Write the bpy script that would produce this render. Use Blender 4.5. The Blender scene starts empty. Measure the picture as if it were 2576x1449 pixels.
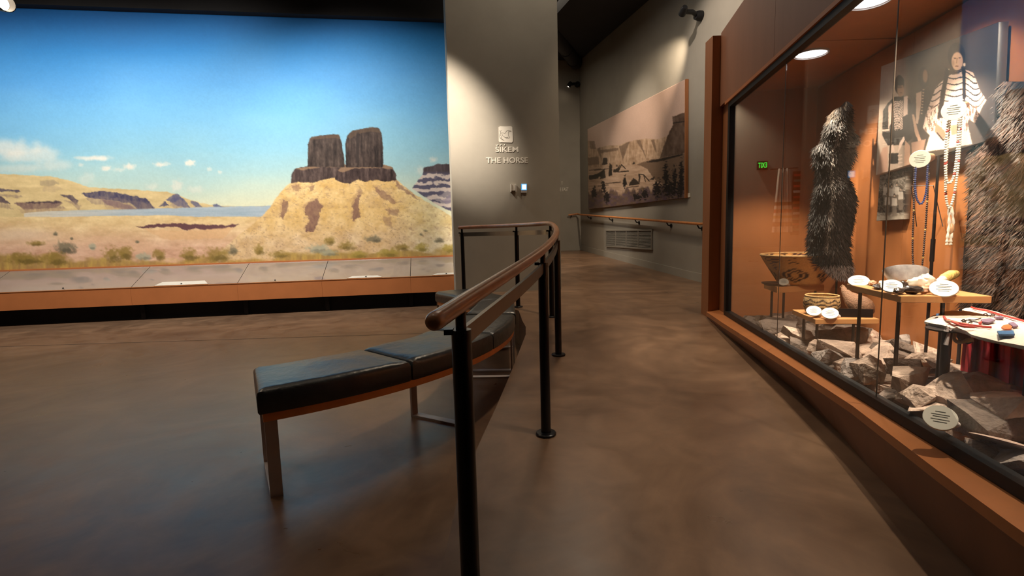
import bpy, bmesh, math, random
import numpy as np
from math import sin, cos, pi, radians, sqrt, atan2, tan
from mathutils import Vector, Matrix, noise as mnoise

random.seed(7)
SC = bpy.context.scene
COL = SC.collection

# ------------------------------------------------------------------ camera
FPX, PITCH, ROLL, EZ = 1265.0, radians(6.45), radians(1.5), 1.22
_F = Vector((0, cos(PITCH), -sin(PITCH)))
_R0 = Vector((1, 0, 0)); _U0 = Vector((0, sin(PITCH), cos(PITCH)))
_R = _R0 * cos(ROLL) - _U0 * sin(ROLL)
_U = _R0 * sin(ROLL) + _U0 * cos(ROLL)
EYE = Vector((0, 0, EZ))
cam_d = bpy.data.cameras.new('camera')
cam = bpy.data.objects.new('camera', cam_d); COL.objects.link(cam)
cam_d.sensor_fit = 'HORIZONTAL'; cam_d.sensor_width = 36.0
cam_d.lens = 36.0 * FPX / 2576.0
cam_d.clip_start = 0.05; cam_d.clip_end = 100
m = Matrix((( _R.x, _U.x, -_F.x, EYE.x), (_R.y, _U.y, -_F.y, EYE.y), (_R.z, _U.z, -_F.z, EYE.z), (0, 0, 0, 1)))
cam.matrix_world = m
SC.camera = cam

# ------------------------------------------------------------------ world, exposure
w = bpy.data.worlds.new('world'); SC.world = w; w.use_nodes = True
w.node_tree.nodes['Background'].inputs[0].default_value = (1.0, 0.82, 0.68, 1)
w.node_tree.nodes['Background'].inputs[1].default_value = 0.045
SC.view_settings.view_transform = 'Standard'
SC.view_settings.look = 'None'
SC.view_settings.exposure = 0.0
SC.view_settings.gamma = 1.0
SC.view_settings.use_curve_mapping = False
SC.cycles.max_bounces = 7
SC.cycles.diffuse_bounces = 4
SC.cycles.glossy_bounces = 4
SC.cycles.transparent_max_bounces = 12
SC.cycles.caustics_reflective = False
SC.cycles.caustics_refractive = False
SC.cycles.sample_clamp_indirect = 4.0

def spot(name, loc, target, power, size_deg, blend=0.6, col=(1, .82, .62), rad=0.04):
    d = bpy.data.lights.new(name, 'SPOT')
    d.energy = power; d.spot_size = radians(size_deg); d.spot_blend = blend
    d.color = col; d.shadow_soft_size = rad
    o = bpy.data.objects.new(name, d); COL.objects.link(o)
    o.location = loc
    o.rotation_euler = (Vector(target) - Vector(loc)).to_track_quat('-Z', 'Y').to_euler()
    return o

def area(name, loc, target, power, sx, sy, col=(1, .82, .62)):
    d = bpy.data.lights.new(name, 'AREA'); d.shape = 'RECTANGLE'
    d.size = sx; d.size_y = sy; d.energy = power; d.color = col
    o = bpy.data.objects.new(name, d); COL.objects.link(o)
    o.location = loc
    o.rotation_euler = (Vector(target) - Vector(loc)).to_track_quat('-Z', 'Y').to_euler()
    return o

# the mural's frame: kick plane origin, direction along the wall, normal to the room
MK0 = Vector((-7.735, 7.495, 0)); ME = Vector((.9882, .1529, 0)); MN = Vector((.1529, -.9882, 0))
def MU(s, z, off=0.0):
    p = MK0 + ME * s + MN * off; p.z = z; return p

# mural wash lamps on a ceiling track in front of the wall, and unseen downlights added to fill the floor
MURAL_LAMPS = [(-0.6, 270, .1), (1.3, 370, .15), (3.1, 420, .15), (4.75, 500, .75)]
for s, p, ds in MURAL_LAMPS:
    spot('mural_lamp_light', MU(s, 4.62, 2.1), MU(s + ds, 2.0, -.45), p, 118 if s < 4 else 106, 0.9, (1.0, .94, .84), 0.10)
PILLAR_LAMP = Vector((-2.1, 4.7, 4.7))
spot('pillar_lamp_light', PILLAR_LAMP, (-.94, 6.95, 2.80), 2500, 29, 0.95, (1, .86, .70), 0.05)
FLOOR_FILL = [(-4.5, 3.6, 5.2, 250, 105), (-0.9, 1.6, 5.2, 24, 105), (0.7, 4.9, 5.2, 290, 84), (.6, 10.6, 5.2, 520, 64), (-6.5, .5, 5.2, 60, 105), (1.5, 6.9, 5.2, 330, 62)]
for x, y, z, p, sz in FLOOR_FILL:
    spot('floor_fill_light', (x, y, z), (x, y + .2, 0), p, sz, 1.0, (1, .76, .52), 0.12)

area('hall_fill_light', (-2.2, 3.2, 5.55), (-2.2, 3.2, 0), 36, 8, 6, (1, .84, .66))  # soft ambient fill added over the hall, not a fixture
area('corridor_fill_light', (.6, 8.8, 5.45), (.6, 8.8, 0), 90, 1.6, 6.5, (1, .86, .68))  # added ambient fill that lifts the corridor walls
spot('wall_fill_light', (.35, 8.3, 5.3), (2.45, 10.0, 2.5), 420, 44, 0.9, (1, .84, .66), .06)  # added spot, hidden by the partition, to brighten the corridor painting
spot('wall_fill_light', (1.2, 5.6, 5.3), (2.95, 7.3, 3.7), 420, 40, 0.9, (1, .84, .70), .05)  # added spot out of view, washing the wall above the case

# ------------------------------------------------------------------ pixel helpers
def RAY(x, y): return _F * FPX + _R * (x - 1288) + _U * (724.5 - y)
def AT(x, y, Y):
    d = RAY(x, y); return EYE + d * (Y / d.y)
def ATZ(x, y, z):
    d = RAY(x, y); return EYE + d * ((z - EZ) / d.z)
def ATP(x, y, P, N):
    d = RAY(x, y); return EYE + d * ((Vector(P) - EYE).dot(N) / d.dot(N))
def PX(co):
    """numpy (n,3) -> picture coordinates, used to draw the flat pictures"""
    v = co - np.array(EYE)
    wv = v @ np.array(_F)
    return 1288 + FPX * (v @ np.array(_R)) / wv, 724.5 - FPX * (v @ np.array(_U)) / wv

# ------------------------------------------------------------------ materials
MATS = {}
def lin(c):
    return tuple(((x / 255) / 12.92 if x / 255 <= .04045 else ((x / 255 + .055) / 1.055) ** 2.4) for x in c)

def mat(name, col, rough=.6, metal=0.0, var=.12, scale=8.0, bump=0.0, bscale=40.0, emit=None, estr=0.0,
        stretch=(1, 1, 1), spec=.5, coat=0.0, attr=None, ior=1.5):
    if name in MATS: return MATS[name]
    mt = bpy.data.materials.new(name); mt.use_nodes = True
    nt = mt.node_tree; N = nt.nodes; L = nt.links
    b = N['Principled BSDF']
    b.inputs['Roughness'].default_value = rough
    b.inputs['Metallic'].default_value = metal
    b.inputs['Specular IOR Level'].default_value = spec
    b.inputs['IOR'].default_value = ior
    b.inputs['Coat Weight'].default_value = coat
    tc = N.new('ShaderNodeTexCoord'); mp = N.new('ShaderNodeMapping')
    mp.inputs['Scale'].default_value = stretch
    L.new(tc.outputs['Object'], mp.inputs['Vector'])
    nz = N.new('ShaderNodeTexNoise'); nz.inputs['Scale'].default_value = scale
    nz.inputs['Detail'].default_value = 5; nz.inputs['Roughness'].default_value = .6
    L.new(mp.outputs[0], nz.inputs['Vector'])
    rmp = N.new('ShaderNodeMapRange')
    rmp.inputs[1].default_value = .3; rmp.inputs[2].default_value = .7
    rmp.inputs[3].default_value = 1 - var; rmp.inputs[4].default_value = 1 + var
    L.new(nz.outputs['Fac'], rmp.inputs[0])
    mx = N.new('ShaderNodeVectorMath'); mx.operation = 'SCALE'
    if attr:
        at = N.new('ShaderNodeAttribute'); at.attribute_name = attr
        L.new(at.outputs['Color'], mx.inputs[0])
    else:
        mx.inputs[0].default_value = col[:3]
    L.new(rmp.outputs[0], mx.inputs['Scale'])
    L.new(mx.outputs[0], b.inputs['Base Color'])
    if bump:
        n2 = N.new('ShaderNodeTexNoise'); n2.inputs['Scale'].default_value = bscale; n2.inputs['Detail'].default_value = 4
        L.new(mp.outputs[0], n2.inputs['Vector'])
        bp = N.new('ShaderNodeBump'); bp.inputs['Strength'].default_value = bump; bp.inputs['Distance'].default_value = .02
        L.new(n2.outputs['Fac'], bp.inputs['Height']); L.new(bp.outputs[0], b.inputs['Normal'])
    if emit:
        b.inputs['Emission Color'].default_value = (*emit, 1); b.inputs['Emission Strength'].default_value = estr
    MATS[name] = mt
    return mt

def floor_mat():
    mt = bpy.data.materials.new('stained_concrete'); mt.use_nodes = True
    nt = mt.node_tree; N = nt.nodes; L = nt.links; b = N['Principled BSDF']
    tc = N.new('ShaderNodeTexCoord')
    n1 = N.new('ShaderNodeTexNoise'); n1.inputs['Scale'].default_value = .9; n1.inputs['Detail'].default_value = 6
    n1.inputs['Distortion'].default_value = 1.6; n1.inputs['Roughness'].default_value = .62
    n2 = N.new('ShaderNodeTexNoise'); n2.inputs['Scale'].default_value = 5; n2.inputs['Detail'].default_value = 7
    n2.inputs['Distortion'].default_value = .8
    L.new(tc.outputs['Object'], n1.inputs['Vector']); L.new(tc.outputs['Object'], n2.inputs['Vector'])
    cr = N.new('ShaderNodeValToRGB'); e = cr.color_ramp.elements
    e[0].position = .33; e[0].color = (.118, .068, .042, 1)
    e[1].position = .68; e[1].color = (.225, .135, .082, 1)
    k = e.new(.5); k.color = (.165, .098, .060, 1)
    L.new(n1.outputs['Fac'], cr.inputs[0])
    mr = N.new('ShaderNodeMapRange'); mr.inputs[1].default_value = .3; mr.inputs[2].default_value = .7
    mr.inputs[3].default_value = .84; mr.inputs[4].default_value = 1.16
    L.new(n2.outputs['Fac'], mr.inputs[0])
    sc = N.new('ShaderNodeVectorMath'); sc.operation = 'SCALE'
    L.new(cr.outputs[0], sc.inputs[0]); L.new(mr.outputs[0], sc.inputs['Scale']); L.new(sc.outputs[0], b.inputs['Base Color'])
    rr = N.new('ShaderNodeMapRange'); rr.inputs[3].default_value = .22; rr.inputs[4].default_value = .42
    L.new(n2.outputs['Fac'], rr.inputs[0]); L.new(rr.outputs[0], b.inputs['Roughness'])
    bp = N.new('ShaderNodeBump'); bp.inputs['Strength'].default_value = .06; bp.inputs['Distance'].default_value = .02
    L.new(n2.outputs['Fac'], bp.inputs['Height']); L.new(bp.outputs[0], b.inputs['Normal'])
    b.inputs['Specular IOR Level'].default_value = .45
    return mt

def glass_mat():
    mt = bpy.data.materials.new('case_glass'); mt.use_nodes = True
    nt = mt.node_tree; N = nt.nodes; L = nt.links
    N.remove(N['Principled BSDF'])
    tr = N.new('ShaderNodeBsdfTransparent'); tr.inputs[0].default_value = (.985, .99, .985, 1)
    gl = N.new('ShaderNodeBsdfGlossy'); gl.inputs['Roughness'].default_value = .002
    fr = N.new('ShaderNodeFresnel'); fr.inputs['IOR'].default_value = 1.5
    mx = N.new('ShaderNodeMixShader')
    ge = N.new('ShaderNodeNewGeometry')          # the same air-to-glass reflectance on both faces of the pane
    mi = N.new('ShaderNodeMapRange'); mi.inputs[3].default_value = 1.5; mi.inputs[4].default_value = 1 / 1.5
    L.new(ge.outputs['Backfacing'], mi.inputs[0]); L.new(mi.outputs[0], fr.inputs['IOR'])
    L.new(fr.outputs[0], mx.inputs[0]); L.new(tr.outputs[0], mx.inputs[1]); L.new(gl.outputs[0], mx.inputs[2])
    L.new(mx.outputs[0], N['Material Output'].inputs[0])
    return mt

M_FLOOR = floor_mat(); M_GLASS = glass_mat()
M_WALL = mat('wall_paint', (.31, .285, .24), .75, var=.05, scale=3, bump=.05, bscale=150)
M_BLACKCEIL = mat('ceiling_black', (.010, .009, .010), .9, var=.3, scale=2)
M_DUCT = mat('duct_black', (.022, .02, .022), .7, var=.2)
M_WOOD = mat('case_wood', (.42, .155, .052), .42, var=.10, scale=6, stretch=(1, 1, .12), spec=.4)
M_HEADER = mat('header_wood', (.30, .135, .078), .45, var=.08, scale=5, stretch=(1, 1, .12), spec=.4)
M_WOODD = mat('fin_wood', (.33, .13, .05), .45, var=.10, scale=6, stretch=(1, 1, .12), spec=.4)
M_BASE = mat('case_base', (.25, .10, .045), .5, var=.12, scale=5, stretch=(1, 1, .3))
M_SHELF = mat('shelf_wood', (.56, .27, .10), .45, var=.12, scale=9, stretch=(.3, 1, 1))
M_BLACK = mat('black_metal', (.010, .010, .011), .45, metal=0, var=.1, spec=.3)
M_STEELBK = mat('black_steel', (.006, .006, .008), .30, metal=.0, var=.1, spec=.4)
M_BAR = mat('rail_bar', (.20, .17, .14), .32, metal=.9, var=.08)
M_RAILWOOD = mat('rail_wood', (.44, .20, .09), .30, var=.22, scale=30, stretch=(1, .12, 1), spec=.6, coat=.3)
M_WALLRAIL = mat('wall_rail_wood', (.50, .19, .06), .35, var=.15, scale=20)
M_LEATHER = mat('black_leather', (.020, .022, .023), .34, var=.2, scale=14, bump=.22, bscale=18, spec=.7, ior=1.55)
M_BENCHWOOD = mat('bench_wood', (.85, .33, .10), .45, var=.12)
M_BENCHLEG = mat('bench_steel', (.52, .48, .47), .42, metal=.25, var=.06)
M_FASCIA = mat('fascia_board', (.50, .175, .06), .42, var=.08, scale=3)
M_PANEL = mat('reading_panel', (.24, .195, .18), .06, var=.05, scale=2, spec=1.0, ior=2.3)
M_PLATE = mat('label_plate', (.62, .58, .52), .4, var=.04)
M_DARK = mat('kick_dark', (.008, .008, .011), .9, var=.2)
M_WHITE = mat('white_paint', (.78, .74, .66), .6, var=.03)
M_CREAM = mat('cream_card', (.80, .78, .68), .5, var=.02)
M_INK = mat('ink', (.05, .05, .045), .7, var=.05)
M_GREY = mat('grey_plastic', (.45, .43, .42), .5, var=.05)
M_SCREEN = mat('screen', (.1, .3, .5), .4, emit=(.06, .36, .75), estr=1.1)
M_SCREENW = mat('screen_white', (.8, .9, .9), .4, emit=(.75, .92, 1.0), estr=1.6)
M_VENT = mat('vent_metal', (.22, .20, .17), .5, var=.05)
M_LAMPLENS = mat('lamp_lens', (.9, .8, .7), .3, emit=(1, .80, .58), estr=14.0)
M_PUCK = mat('case_lamp_lens', (.9, .9, .9), .3, emit=(.95, .97, 1), estr=6.0)
M_SEAL = mat('silicone_seal', (.10, .07, .05), .4, var=.1)
M_VCOL = mat('mural_paint', (1, 1, 1), .62, var=.02, scale=12, attr='paint', spec=.25)
M_PRINT = mat('print_ink', (1, 1, 1), .42, var=.05, scale=40, attr='paint', spec=.35)
M_WEAVE = mat('woven_basket', (1, 1, 1), .8, var=.16, scale=90, attr='paint', bump=.5, bscale=160, spec=.2)
M_FUR = mat('fur_strands', (1, 1, 1), .55, var=.25, scale=30, attr='paint', spec=.35)
M_HIDE = mat('beaded_hide', (1, 1, 1), .7, var=.10, scale=25, attr='paint', bump=.4, bscale=45)
M_ROD = mat('stand_rod', (.010, .008, .009), .4, var=.1)
M_EXIT = mat('exit_green', (.02, .4, .03), .4, emit=(.03, .9, .05), estr=3.0)

# ------------------------------------------------------------------ mesh helpers
class MB:
    def __init__(s): s.v = []; s.f = []; s.sm = []
    def add(s, vs, fs, smooth=False):
        b = len(s.v); s.v += [tuple(v) for v in vs]
        s.f += [tuple(b + i for i in f) for f in fs]; s.sm += [smooth] * len(fs)
        return s
    def hexa(s, p):       # 8 points: bottom ring 0-3, top ring 4-7
        return s.add(p, [(3, 2, 1, 0), (4, 5, 6, 7), (0, 1, 5, 4), (1, 2, 6, 5), (2, 3, 7, 6), (3, 0, 4, 7)])
    def box(s, c, sx, sy, sz, ax=None):
        c = Vector(c); X, Y, Z = ax or (Vector((1, 0, 0)), Vector((0, 1, 0)), Vector((0, 0, 1)))
        hx, hy, hz = X * sx / 2, Y * sy / 2, Z * sz / 2
        return s.hexa([c - hx - hy - hz, c + hx - hy - hz, c + hx + hy - hz, c - hx + hy - hz,
                       c - hx - hy + hz, c + hx - hy + hz, c + hx + hy + hz, c - hx + hy + hz])
    def slab(s, quad, nrm, th):   # a quad with thickness th towards -nrm
        n = Vector(nrm).normalized(); q = [Vector(a) for a in quad]
        return s.hexa([a - n * th for a in q] + q)
    def prism(s, poly, z0, z1):
        n = len(poly)
        vs = [(p[0], p[1], z0 if len(p) < 3 else p[2]) for p in poly] + [(p[0], p[1], z1) for p in poly]
        return s.add(vs, [tuple(range(n - 1, -1, -1)), tuple(range(n, 2 * n))] +
                     [(i, (i + 1) % n, n + (i + 1) % n, n + i) for i in range(n)])
    def tube(s, pts, r, seg=12, caps=True, up=None):
        pts = [Vector(p) for p in pts]; n = len(pts)
        rs = r if isinstance(r, (list, tuple)) else [r] * n
        vs = []; fs = []; prev = None
        for i, p in enumerate(pts):
            t = (pts[min(i + 1, n - 1)] - pts[max(i - 1, 0)]).normalized()
            if prev is None:
                a = Vector((0, 0, 1)) if abs(t.z) < .9 else Vector((1, 0, 0))
                u = t.cross(a).normalized()
            else:
                u = (prev - t * prev.dot(t)).normalized()
            prev = u; q = t.cross(u)
            for k in range(seg):
                an = 2 * pi * k / seg
                vs.append(p + (u * cos(an) + q * sin(an)) * rs[i])
        for i in range(n - 1):
            for k in range(seg):
                a = i * seg + k; b = i * seg + (k + 1) % seg
                fs.append((a, b, b + seg, a + seg))
        if caps:
            fs.append(tuple(range(seg - 1, -1, -1))); fs.append(tuple((n - 1) * seg + k for k in range(seg)))
        return s.add(vs, fs, True)
    def lathe(s, prof, c=(0, 0, 0), seg=32, axis=None, caps=True):
        c = Vector(c); A = Vector(axis).normalized() if axis is not None else Vector((0, 0, 1))
        a = Vector((1, 0, 0)) if abs(A.x) < .9 else Vector((0, 1, 0))
        u = A.cross(a).normalized(); q = A.cross(u)
        vs = []; fs = []; n = len(prof)
        for r, h in prof:
            for k in range(seg):
                an = 2 * pi * k / seg
                vs.append(c + A * h + (u * cos(an) + q * sin(an)) * r)
        for i in range(n - 1):
            for k in range(seg):
                x = i * seg + k; y = i * seg + (k + 1) % seg
                fs.append((x, y, y + seg, x + seg))
        if caps:
            fs.append(tuple(range(seg - 1, -1, -1))); fs.append(tuple((n - 1) * seg + k for k in range(seg)))
        return s.add(vs, fs, True)
    def sphere(s, c, r, seg=10, rings=6, sc=(1, 1, 1)):
        c = Vector(c); vs = []; fs = []
        for i in range(rings + 1):
            th = pi * i / rings
            for k in range(seg):
                an = 2 * pi * k / seg
                vs.append(c + Vector((r * sc[0] * sin(th) * cos(an), r * sc[1] * sin(th) * sin(an), r * sc[2] * cos(th))))
        for i in range(rings):
            for k in range(seg):
                a = i * seg + k; b = i * seg + (k + 1) % seg
                fs.append((a, a + seg, b + seg, b))
        return s.add(vs, fs, True)
    def build(s, name, mt, parent=None, bevel=0, autosm=True, cols=None):
        me = bpy.data.meshes.new(name)
        me.from_pydata(s.v, [], s.f)
        if any(s.sm): me.polygons.foreach_set('use_smooth', s.sm)
        bm = bmesh.new(); bm.from_mesh(me); bmesh.ops.recalc_face_normals(bm, faces=bm.faces[:])
        for e in bm.edges:
            if len(e.link_faces) == 2 and e.calc_face_angle(0) > radians(40): e.smooth = False
        bm.to_mesh(me); bm.free()
        if cols is not None: paint(me, cols)
        me.materials.append(mt)
        o = bpy.data.objects.new(name, me); COL.objects.link(o)
        if parent is not None: attach(o, parent)
        if bevel:
            md = o.modifiers.new('bevel', 'BEVEL'); md.width = bevel; md.segments = 2; md.limit_method = 'ANGLE'
            md.angle_limit = radians(40)
        return o

def attach(o, parent):
    o.parent = parent
    pm = Matrix.Translation(parent.location) if parent.type == 'EMPTY' else Matrix.Identity(4)
    o.matrix_parent_inverse = pm.inverted()

def paint(me, cols):
    at = me.color_attributes.new('paint', 'FLOAT_COLOR', 'POINT')
    c = np.ones((len(me.vertices), 4), np.float32); c[:, :3] = cols
    at.data.foreach_set('color', c.ravel())

def tag(o, label=None, cat=None, group=None, kind=None):
    if label: o['label'] = label
    if cat: o['category'] = cat
    if group: o['group'] = group
    if kind: o['kind'] = kind
    return o

def empty(name, loc, label=None, cat=None, group=None, kind=None):
    o = bpy.data.objects.new(name, None); COL.objects.link(o); o.location = loc
    o.empty_display_size = .05
    return tag(o, label, cat, group, kind)

def stuff(o): o['kind'] = 'stuff'; return o

# ------------------------------------------------------------------ numpy noise and drawing helpers
def _h(ix, iy, s):
    n = (ix.astype(np.int64) * 374761393 + iy.astype(np.int64) * 668265263 + s * 1442695041) & 0xffffffff
    n = ((n ^ (n >> 13)) * 1274126177) & 0xffffffff
    return ((n ^ (n >> 16)) & 0xffff) / 65535.0
def vnoise(x, y, s=0):
    ix = np.floor(x); iy = np.floor(y); fx = x - ix; fy = y - iy
    fx = fx * fx * (3 - 2 * fx); fy = fy * fy * (3 - 2 * fy)
    ix = ix.astype(np.int64); iy = iy.astype(np.int64)
    a = _h(ix, iy, s); b = _h(ix + 1, iy, s); c = _h(ix, iy + 1, s); d = _h(ix + 1, iy + 1, s)
    return (a * (1 - fx) + b * fx) * (1 - fy) + (c * (1 - fx) + d * fx) * fy
def fbm(x, y, s=0, o=4):
    t = 0; a = .5; n = 0
    for i in range(o):
        t = t + a * vnoise(x * 2 ** i, y * 2 ** i, s + i * 17); n += a; a *= .5
    return t / n
def sstep(e0, e1, x):
    t = np.clip((x - e0) / (e1 - e0), 0, 1); return t * t * (3 - 2 * t)
def inpoly(x, y, P):
    r = np.zeros(x.shape, bool); n = len(P); j = n - 1
    for i in range(n):
        xi, yi = P[i]; xj, yj = P[j]
        if yi != yj:
            r ^= ((yi > y) != (yj > y)) & (x < (xj - xi) * (y - yi) / (yj - yi) + xi)
        j = i
    return r
class Canvas:
    """colours at the vertices of a picture, addressed in picture coordinates"""
    def __init__(s, x, y, base=(128, 128, 128)):
        s.x = x; s.y = y; s.c = np.tile(np.array(base, float), (len(x), 1))
    def mix(s, mask, col):
        m = np.asarray(mask, float)[:, None]
        col = np.asarray(col, float)
        s.c = s.c * (1 - m) + col * m
    def poly(s, P, col, jit=0, js=6, a=1.0, seed=0, tex=0.0, tx=7, ty=14):
        xs = [p[0] for p in P]; ys_ = [p[1] for p in P]; g = jit * 2 + 2
        I = np.nonzero((s.x > min(xs) - g) & (s.x < max(xs) + g) & (s.y > min(ys_) - g) & (s.y < max(ys_) + g))[0]
        if not len(I): return
        X, Y = s.x[I], s.y[I]; x, y = X, Y
        if jit:
            x = X + (fbm(X / js, Y / js, seed + 3) - .5) * 2 * jit
            y = Y + (fbm(X / js, Y / js, seed + 9) - .5) * 2 * jit
        k = sum(inpoly(x + dx, y + dy, P).astype(float) for dx, dy in ((-.7, -.3), (.3, -.7), (.7, .3), (-.3, .7))) / 4 * a
        if tex: k = k * np.clip(1 - tex + 2 * tex * (fbm(X / tx, Y / ty, seed + 31) - .2), 0, 1)
        cc = col(X, Y) if callable(col) else np.asarray(col, float)
        s.c[I] = s.c[I] * (1 - k[:, None]) + cc * k[:, None]
    def blob(s, cx, cy, rx, ry, col, a=1.0, soft=.6, jit=.0, js=8, seed=0):
        g = 1 + jit
        I = np.nonzero((np.abs(s.x - cx) < rx * g) & (np.abs(s.y - cy) < ry * g))[0]
        if not len(I): return
        X, Y = s.x[I], s.y[I]
        d = np.sqrt(((X - cx) / rx) ** 2 + ((Y - cy) / ry) ** 2)
        if jit: d = d + (fbm(X / js, Y / js, seed + 5) - .5) * 2 * jit
        k = (a * (1 - sstep(1 - soft, 1, d)))[:, None]
        s.c[I] = s.c[I] * (1 - k) + np.asarray(col, float) * k
    def line(s, P, wd, col, a=1.0):
        for (x0, y0), (x1, y1) in zip(P[:-1], P[1:]):
            g = wd + 2
            I = np.nonzero((s.x > min(x0, x1) - g) & (s.x < max(x0, x1) + g) & (s.y > min(y0, y1) - g) & (s.y < max(y0, y1) + g))[0]
            if not len(I): continue
            X, Y = s.x[I], s.y[I]
            dx, dy = x1 - x0, y1 - y0; L2 = dx * dx + dy * dy + 1e-9
            t = np.clip(((X - x0) * dx + (Y - y0) * dy) / L2, 0, 1)
            d = np.hypot(X - x0 - t * dx, Y - y0 - t * dy)
            k = (a * (1 - sstep(wd * .5, wd * .5 + .9, d)))[:, None]
            s.c[I] = s.c[I] * (1 - k) + np.asarray(col, float) * k
    def linear(s, gain=1.0):
        c = np.clip(s.c, 0, 255) / 255
        c = np.where(c <= .04045, c / 12.92, ((c + .055) / 1.055) ** 2.4)
        return np.clip(c * gain, 0, .95)

def grid_mesh(name, Q, nu, nv, mt, parent=None, painter=None, th=.0, nrm=None):
    """Q = 4 corners (TL, TR, BR, BL); a fine grid for the picture, closed to a board when th > 0"""
    TL, TR, BR, BL = [np.array(q, float) for q in Q]
    u = np.linspace(0, 1, nu + 1)[None, :, None]; v = np.linspace(0, 1, nv + 1)[:, None, None]
    co = ((TL * (1 - u) + TR * u) * (1 - v) + (BL * (1 - u) + BR * u) * v).reshape(-1, 3)
    i = np.arange(nv)[:, None] * (nu + 1) + np.arange(nu)[None, :]
    F = np.stack([i, i + nu + 1, i + nu + 2, i + 1], -1).reshape(-1, 4)
    cols = painter(co)
    nf = len(F); faces = F
    if th:
        n = np.array(Vector(nrm).normalized()) * th
        b = len(co)
        ring = list(range(nu + 1)) + [(k + 1) * (nu + 1) + nu for k in range(nv)] + \
               [nv * (nu + 1) + nu - 1 - k for k in range(nu)] + [(nv - 1 - k) * (nu + 1) for k in range(nv - 1)]
        extra = co[ring] - n
        R = len(ring); k = np.arange(R)
        side = np.stack([np.array(ring), np.array(ring)[(k + 1) % R], b + (k + 1) % R, b + k], -1)
        edgec = np.tile(np.array([.10, .06, .04]), (R, 1))
        co = np.vstack([co, extra]); cols = np.vstack([cols, edgec]); faces = np.vstack([F, side])
    me = bpy.data.meshes.new(name)
    me.vertices.add(len(co)); me.vertices.foreach_set('co', co.astype(np.float32).ravel())
    nf = len(faces)
    me.loops.add(nf * 4); me.loops.foreach_set('vertex_index', faces.astype(np.int32).ravel())
    me.polygons.add(nf); me.polygons.foreach_set('loop_start', np.arange(nf, dtype=np.int32) * 4)
    me.update(calc_edges=True)
    paint(me, cols)
    me.materials.append(mt)
    o = bpy.data.objects.new(name, me); COL.objects.link(o)
    if parent is not None: attach(o, parent)
    return o
# ================================================================== THE SETTING
def zr(y):
    if y <= 0: return 0.0
    if y <= 4.85: return .0765 * y
    if y <= 7.5: return .371
    return .371 + (y - 7.5) * .054

BC = Vector((-2.25, 4.2, 0))            # centre of the seating circle
fb = MB(); fb.box((-3.8, 4.5, -.06), 17.6, 19, .12)
floor = tag(fb.build('floor', M_FLOOR), 'brown polished concrete floor with cloudy stains', 'floor', kind='structure')
jt = MB()                                # saw-cut control joint in the lower floor
j0, j1 = ATZ(0, 872, .0015), ATZ(1085, 838, .0015)
dj = (j1 - j0).normalized(); j0 -= dj * 2; pj = Vector((-dj.y, dj.x, 0)) * .004
jt.slab([j0 - pj, j1 - pj, j1 + pj, j0 + pj], (0, 0, 1), .001)
jt.build('joint', M_DARK, floor)

# ramp with its curved kerb towards the seating circle
def edge_pts():
    P = [(-.30, -3.0), (-.30, 0), (-.27, 1.2), (-.243, 1.917), (-.203, 2.254), (-.168, 2.467), (-.106, 2.827), (-.037, 3.266), (.04, 3.8)]
    for a in range(2, 57, 6):
        r = 2.36 + .05 * min(1, max(0, (a - 2) / 10)) + .20 * min(1, max(0, (a - 16) / 12))
        P.append((BC.x + r * cos(radians(a)), BC.y + r * sin(radians(a))))
    P += [(-.98, 6.45), (-1.03, 6.93), (-.80, 7.02), (-.70, 7.5), (-.2, 9.1), (-3.4, 9.4), (-3.4, 15)]
    return P
EP = edge_pts()
rb = MB()
def ramp_row(p):
    xs = [p[0] + (4.6 - p[0]) * k / 10 for k in range(11)]
    return xs
rows = [(x, y) for x, y in EP]
ys = sorted(set([y for _, y in EP] + [4.85, 7.5]))
# strip mesh: every edge point joined to a far right line, heights by distance along the ramp
vs, fs = [], []
pts2 = []
for i, (x, y) in enumerate(EP):
    pts2.append((x, y))
    if i + 1 < len(EP):
        x2, y2 = EP[i + 1]
        for yy in (4.85, 7.5):
            if y < yy < y2:
                t = (yy - y) / (y2 - y); pts2.append((x + (x2 - x) * t, yy))
for x, y in pts2:
    z = zr(y); vs += [(x, y, z), (4.8, y, z), (x, y, -.1)]
for i in range(len(pts2) - 1):
    a = 3 * i; b = a + 3
    fs += [(a, a + 1, b + 1, b), (a + 2, a, b, b + 2)]
rb.add(vs, fs)
ramp = tag(rb.build('floor_ramp', M_FLOOR), 'brown polished concrete ramp rising beside the curved handrail', 'ramp', kind='structure')

# mural wall body, dark band above it, side and back walls of the dark hall
wm = MB()
wm.slab([MU(-5.5, 0, -.47), MU(7.9, 0, -.47), MU(7.9, 5.7, -.47), MU(-5.5, 5.7, -.47)], MN, .2)
tag(wm.build('wall_back', M_BLACKCEIL), kind='structure')
wl = MB(); wl.box((-12.0, 4, 2.8), .2, 20, 5.8); tag(wl.build('wall_left', M_DARK), kind='structure')
wr = MB(); wr.box((-3.5, -4.9, 2.8), 17, .2, 5.8); tag(wr.build('wall_rear', M_DARK), kind='structure')
cb = MB(); cb.box((-3.6, 5.2, 5.75), 17.4, 21, .1)
tag(cb.build('ceiling', M_BLACKCEIL), kind='structure')

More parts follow.
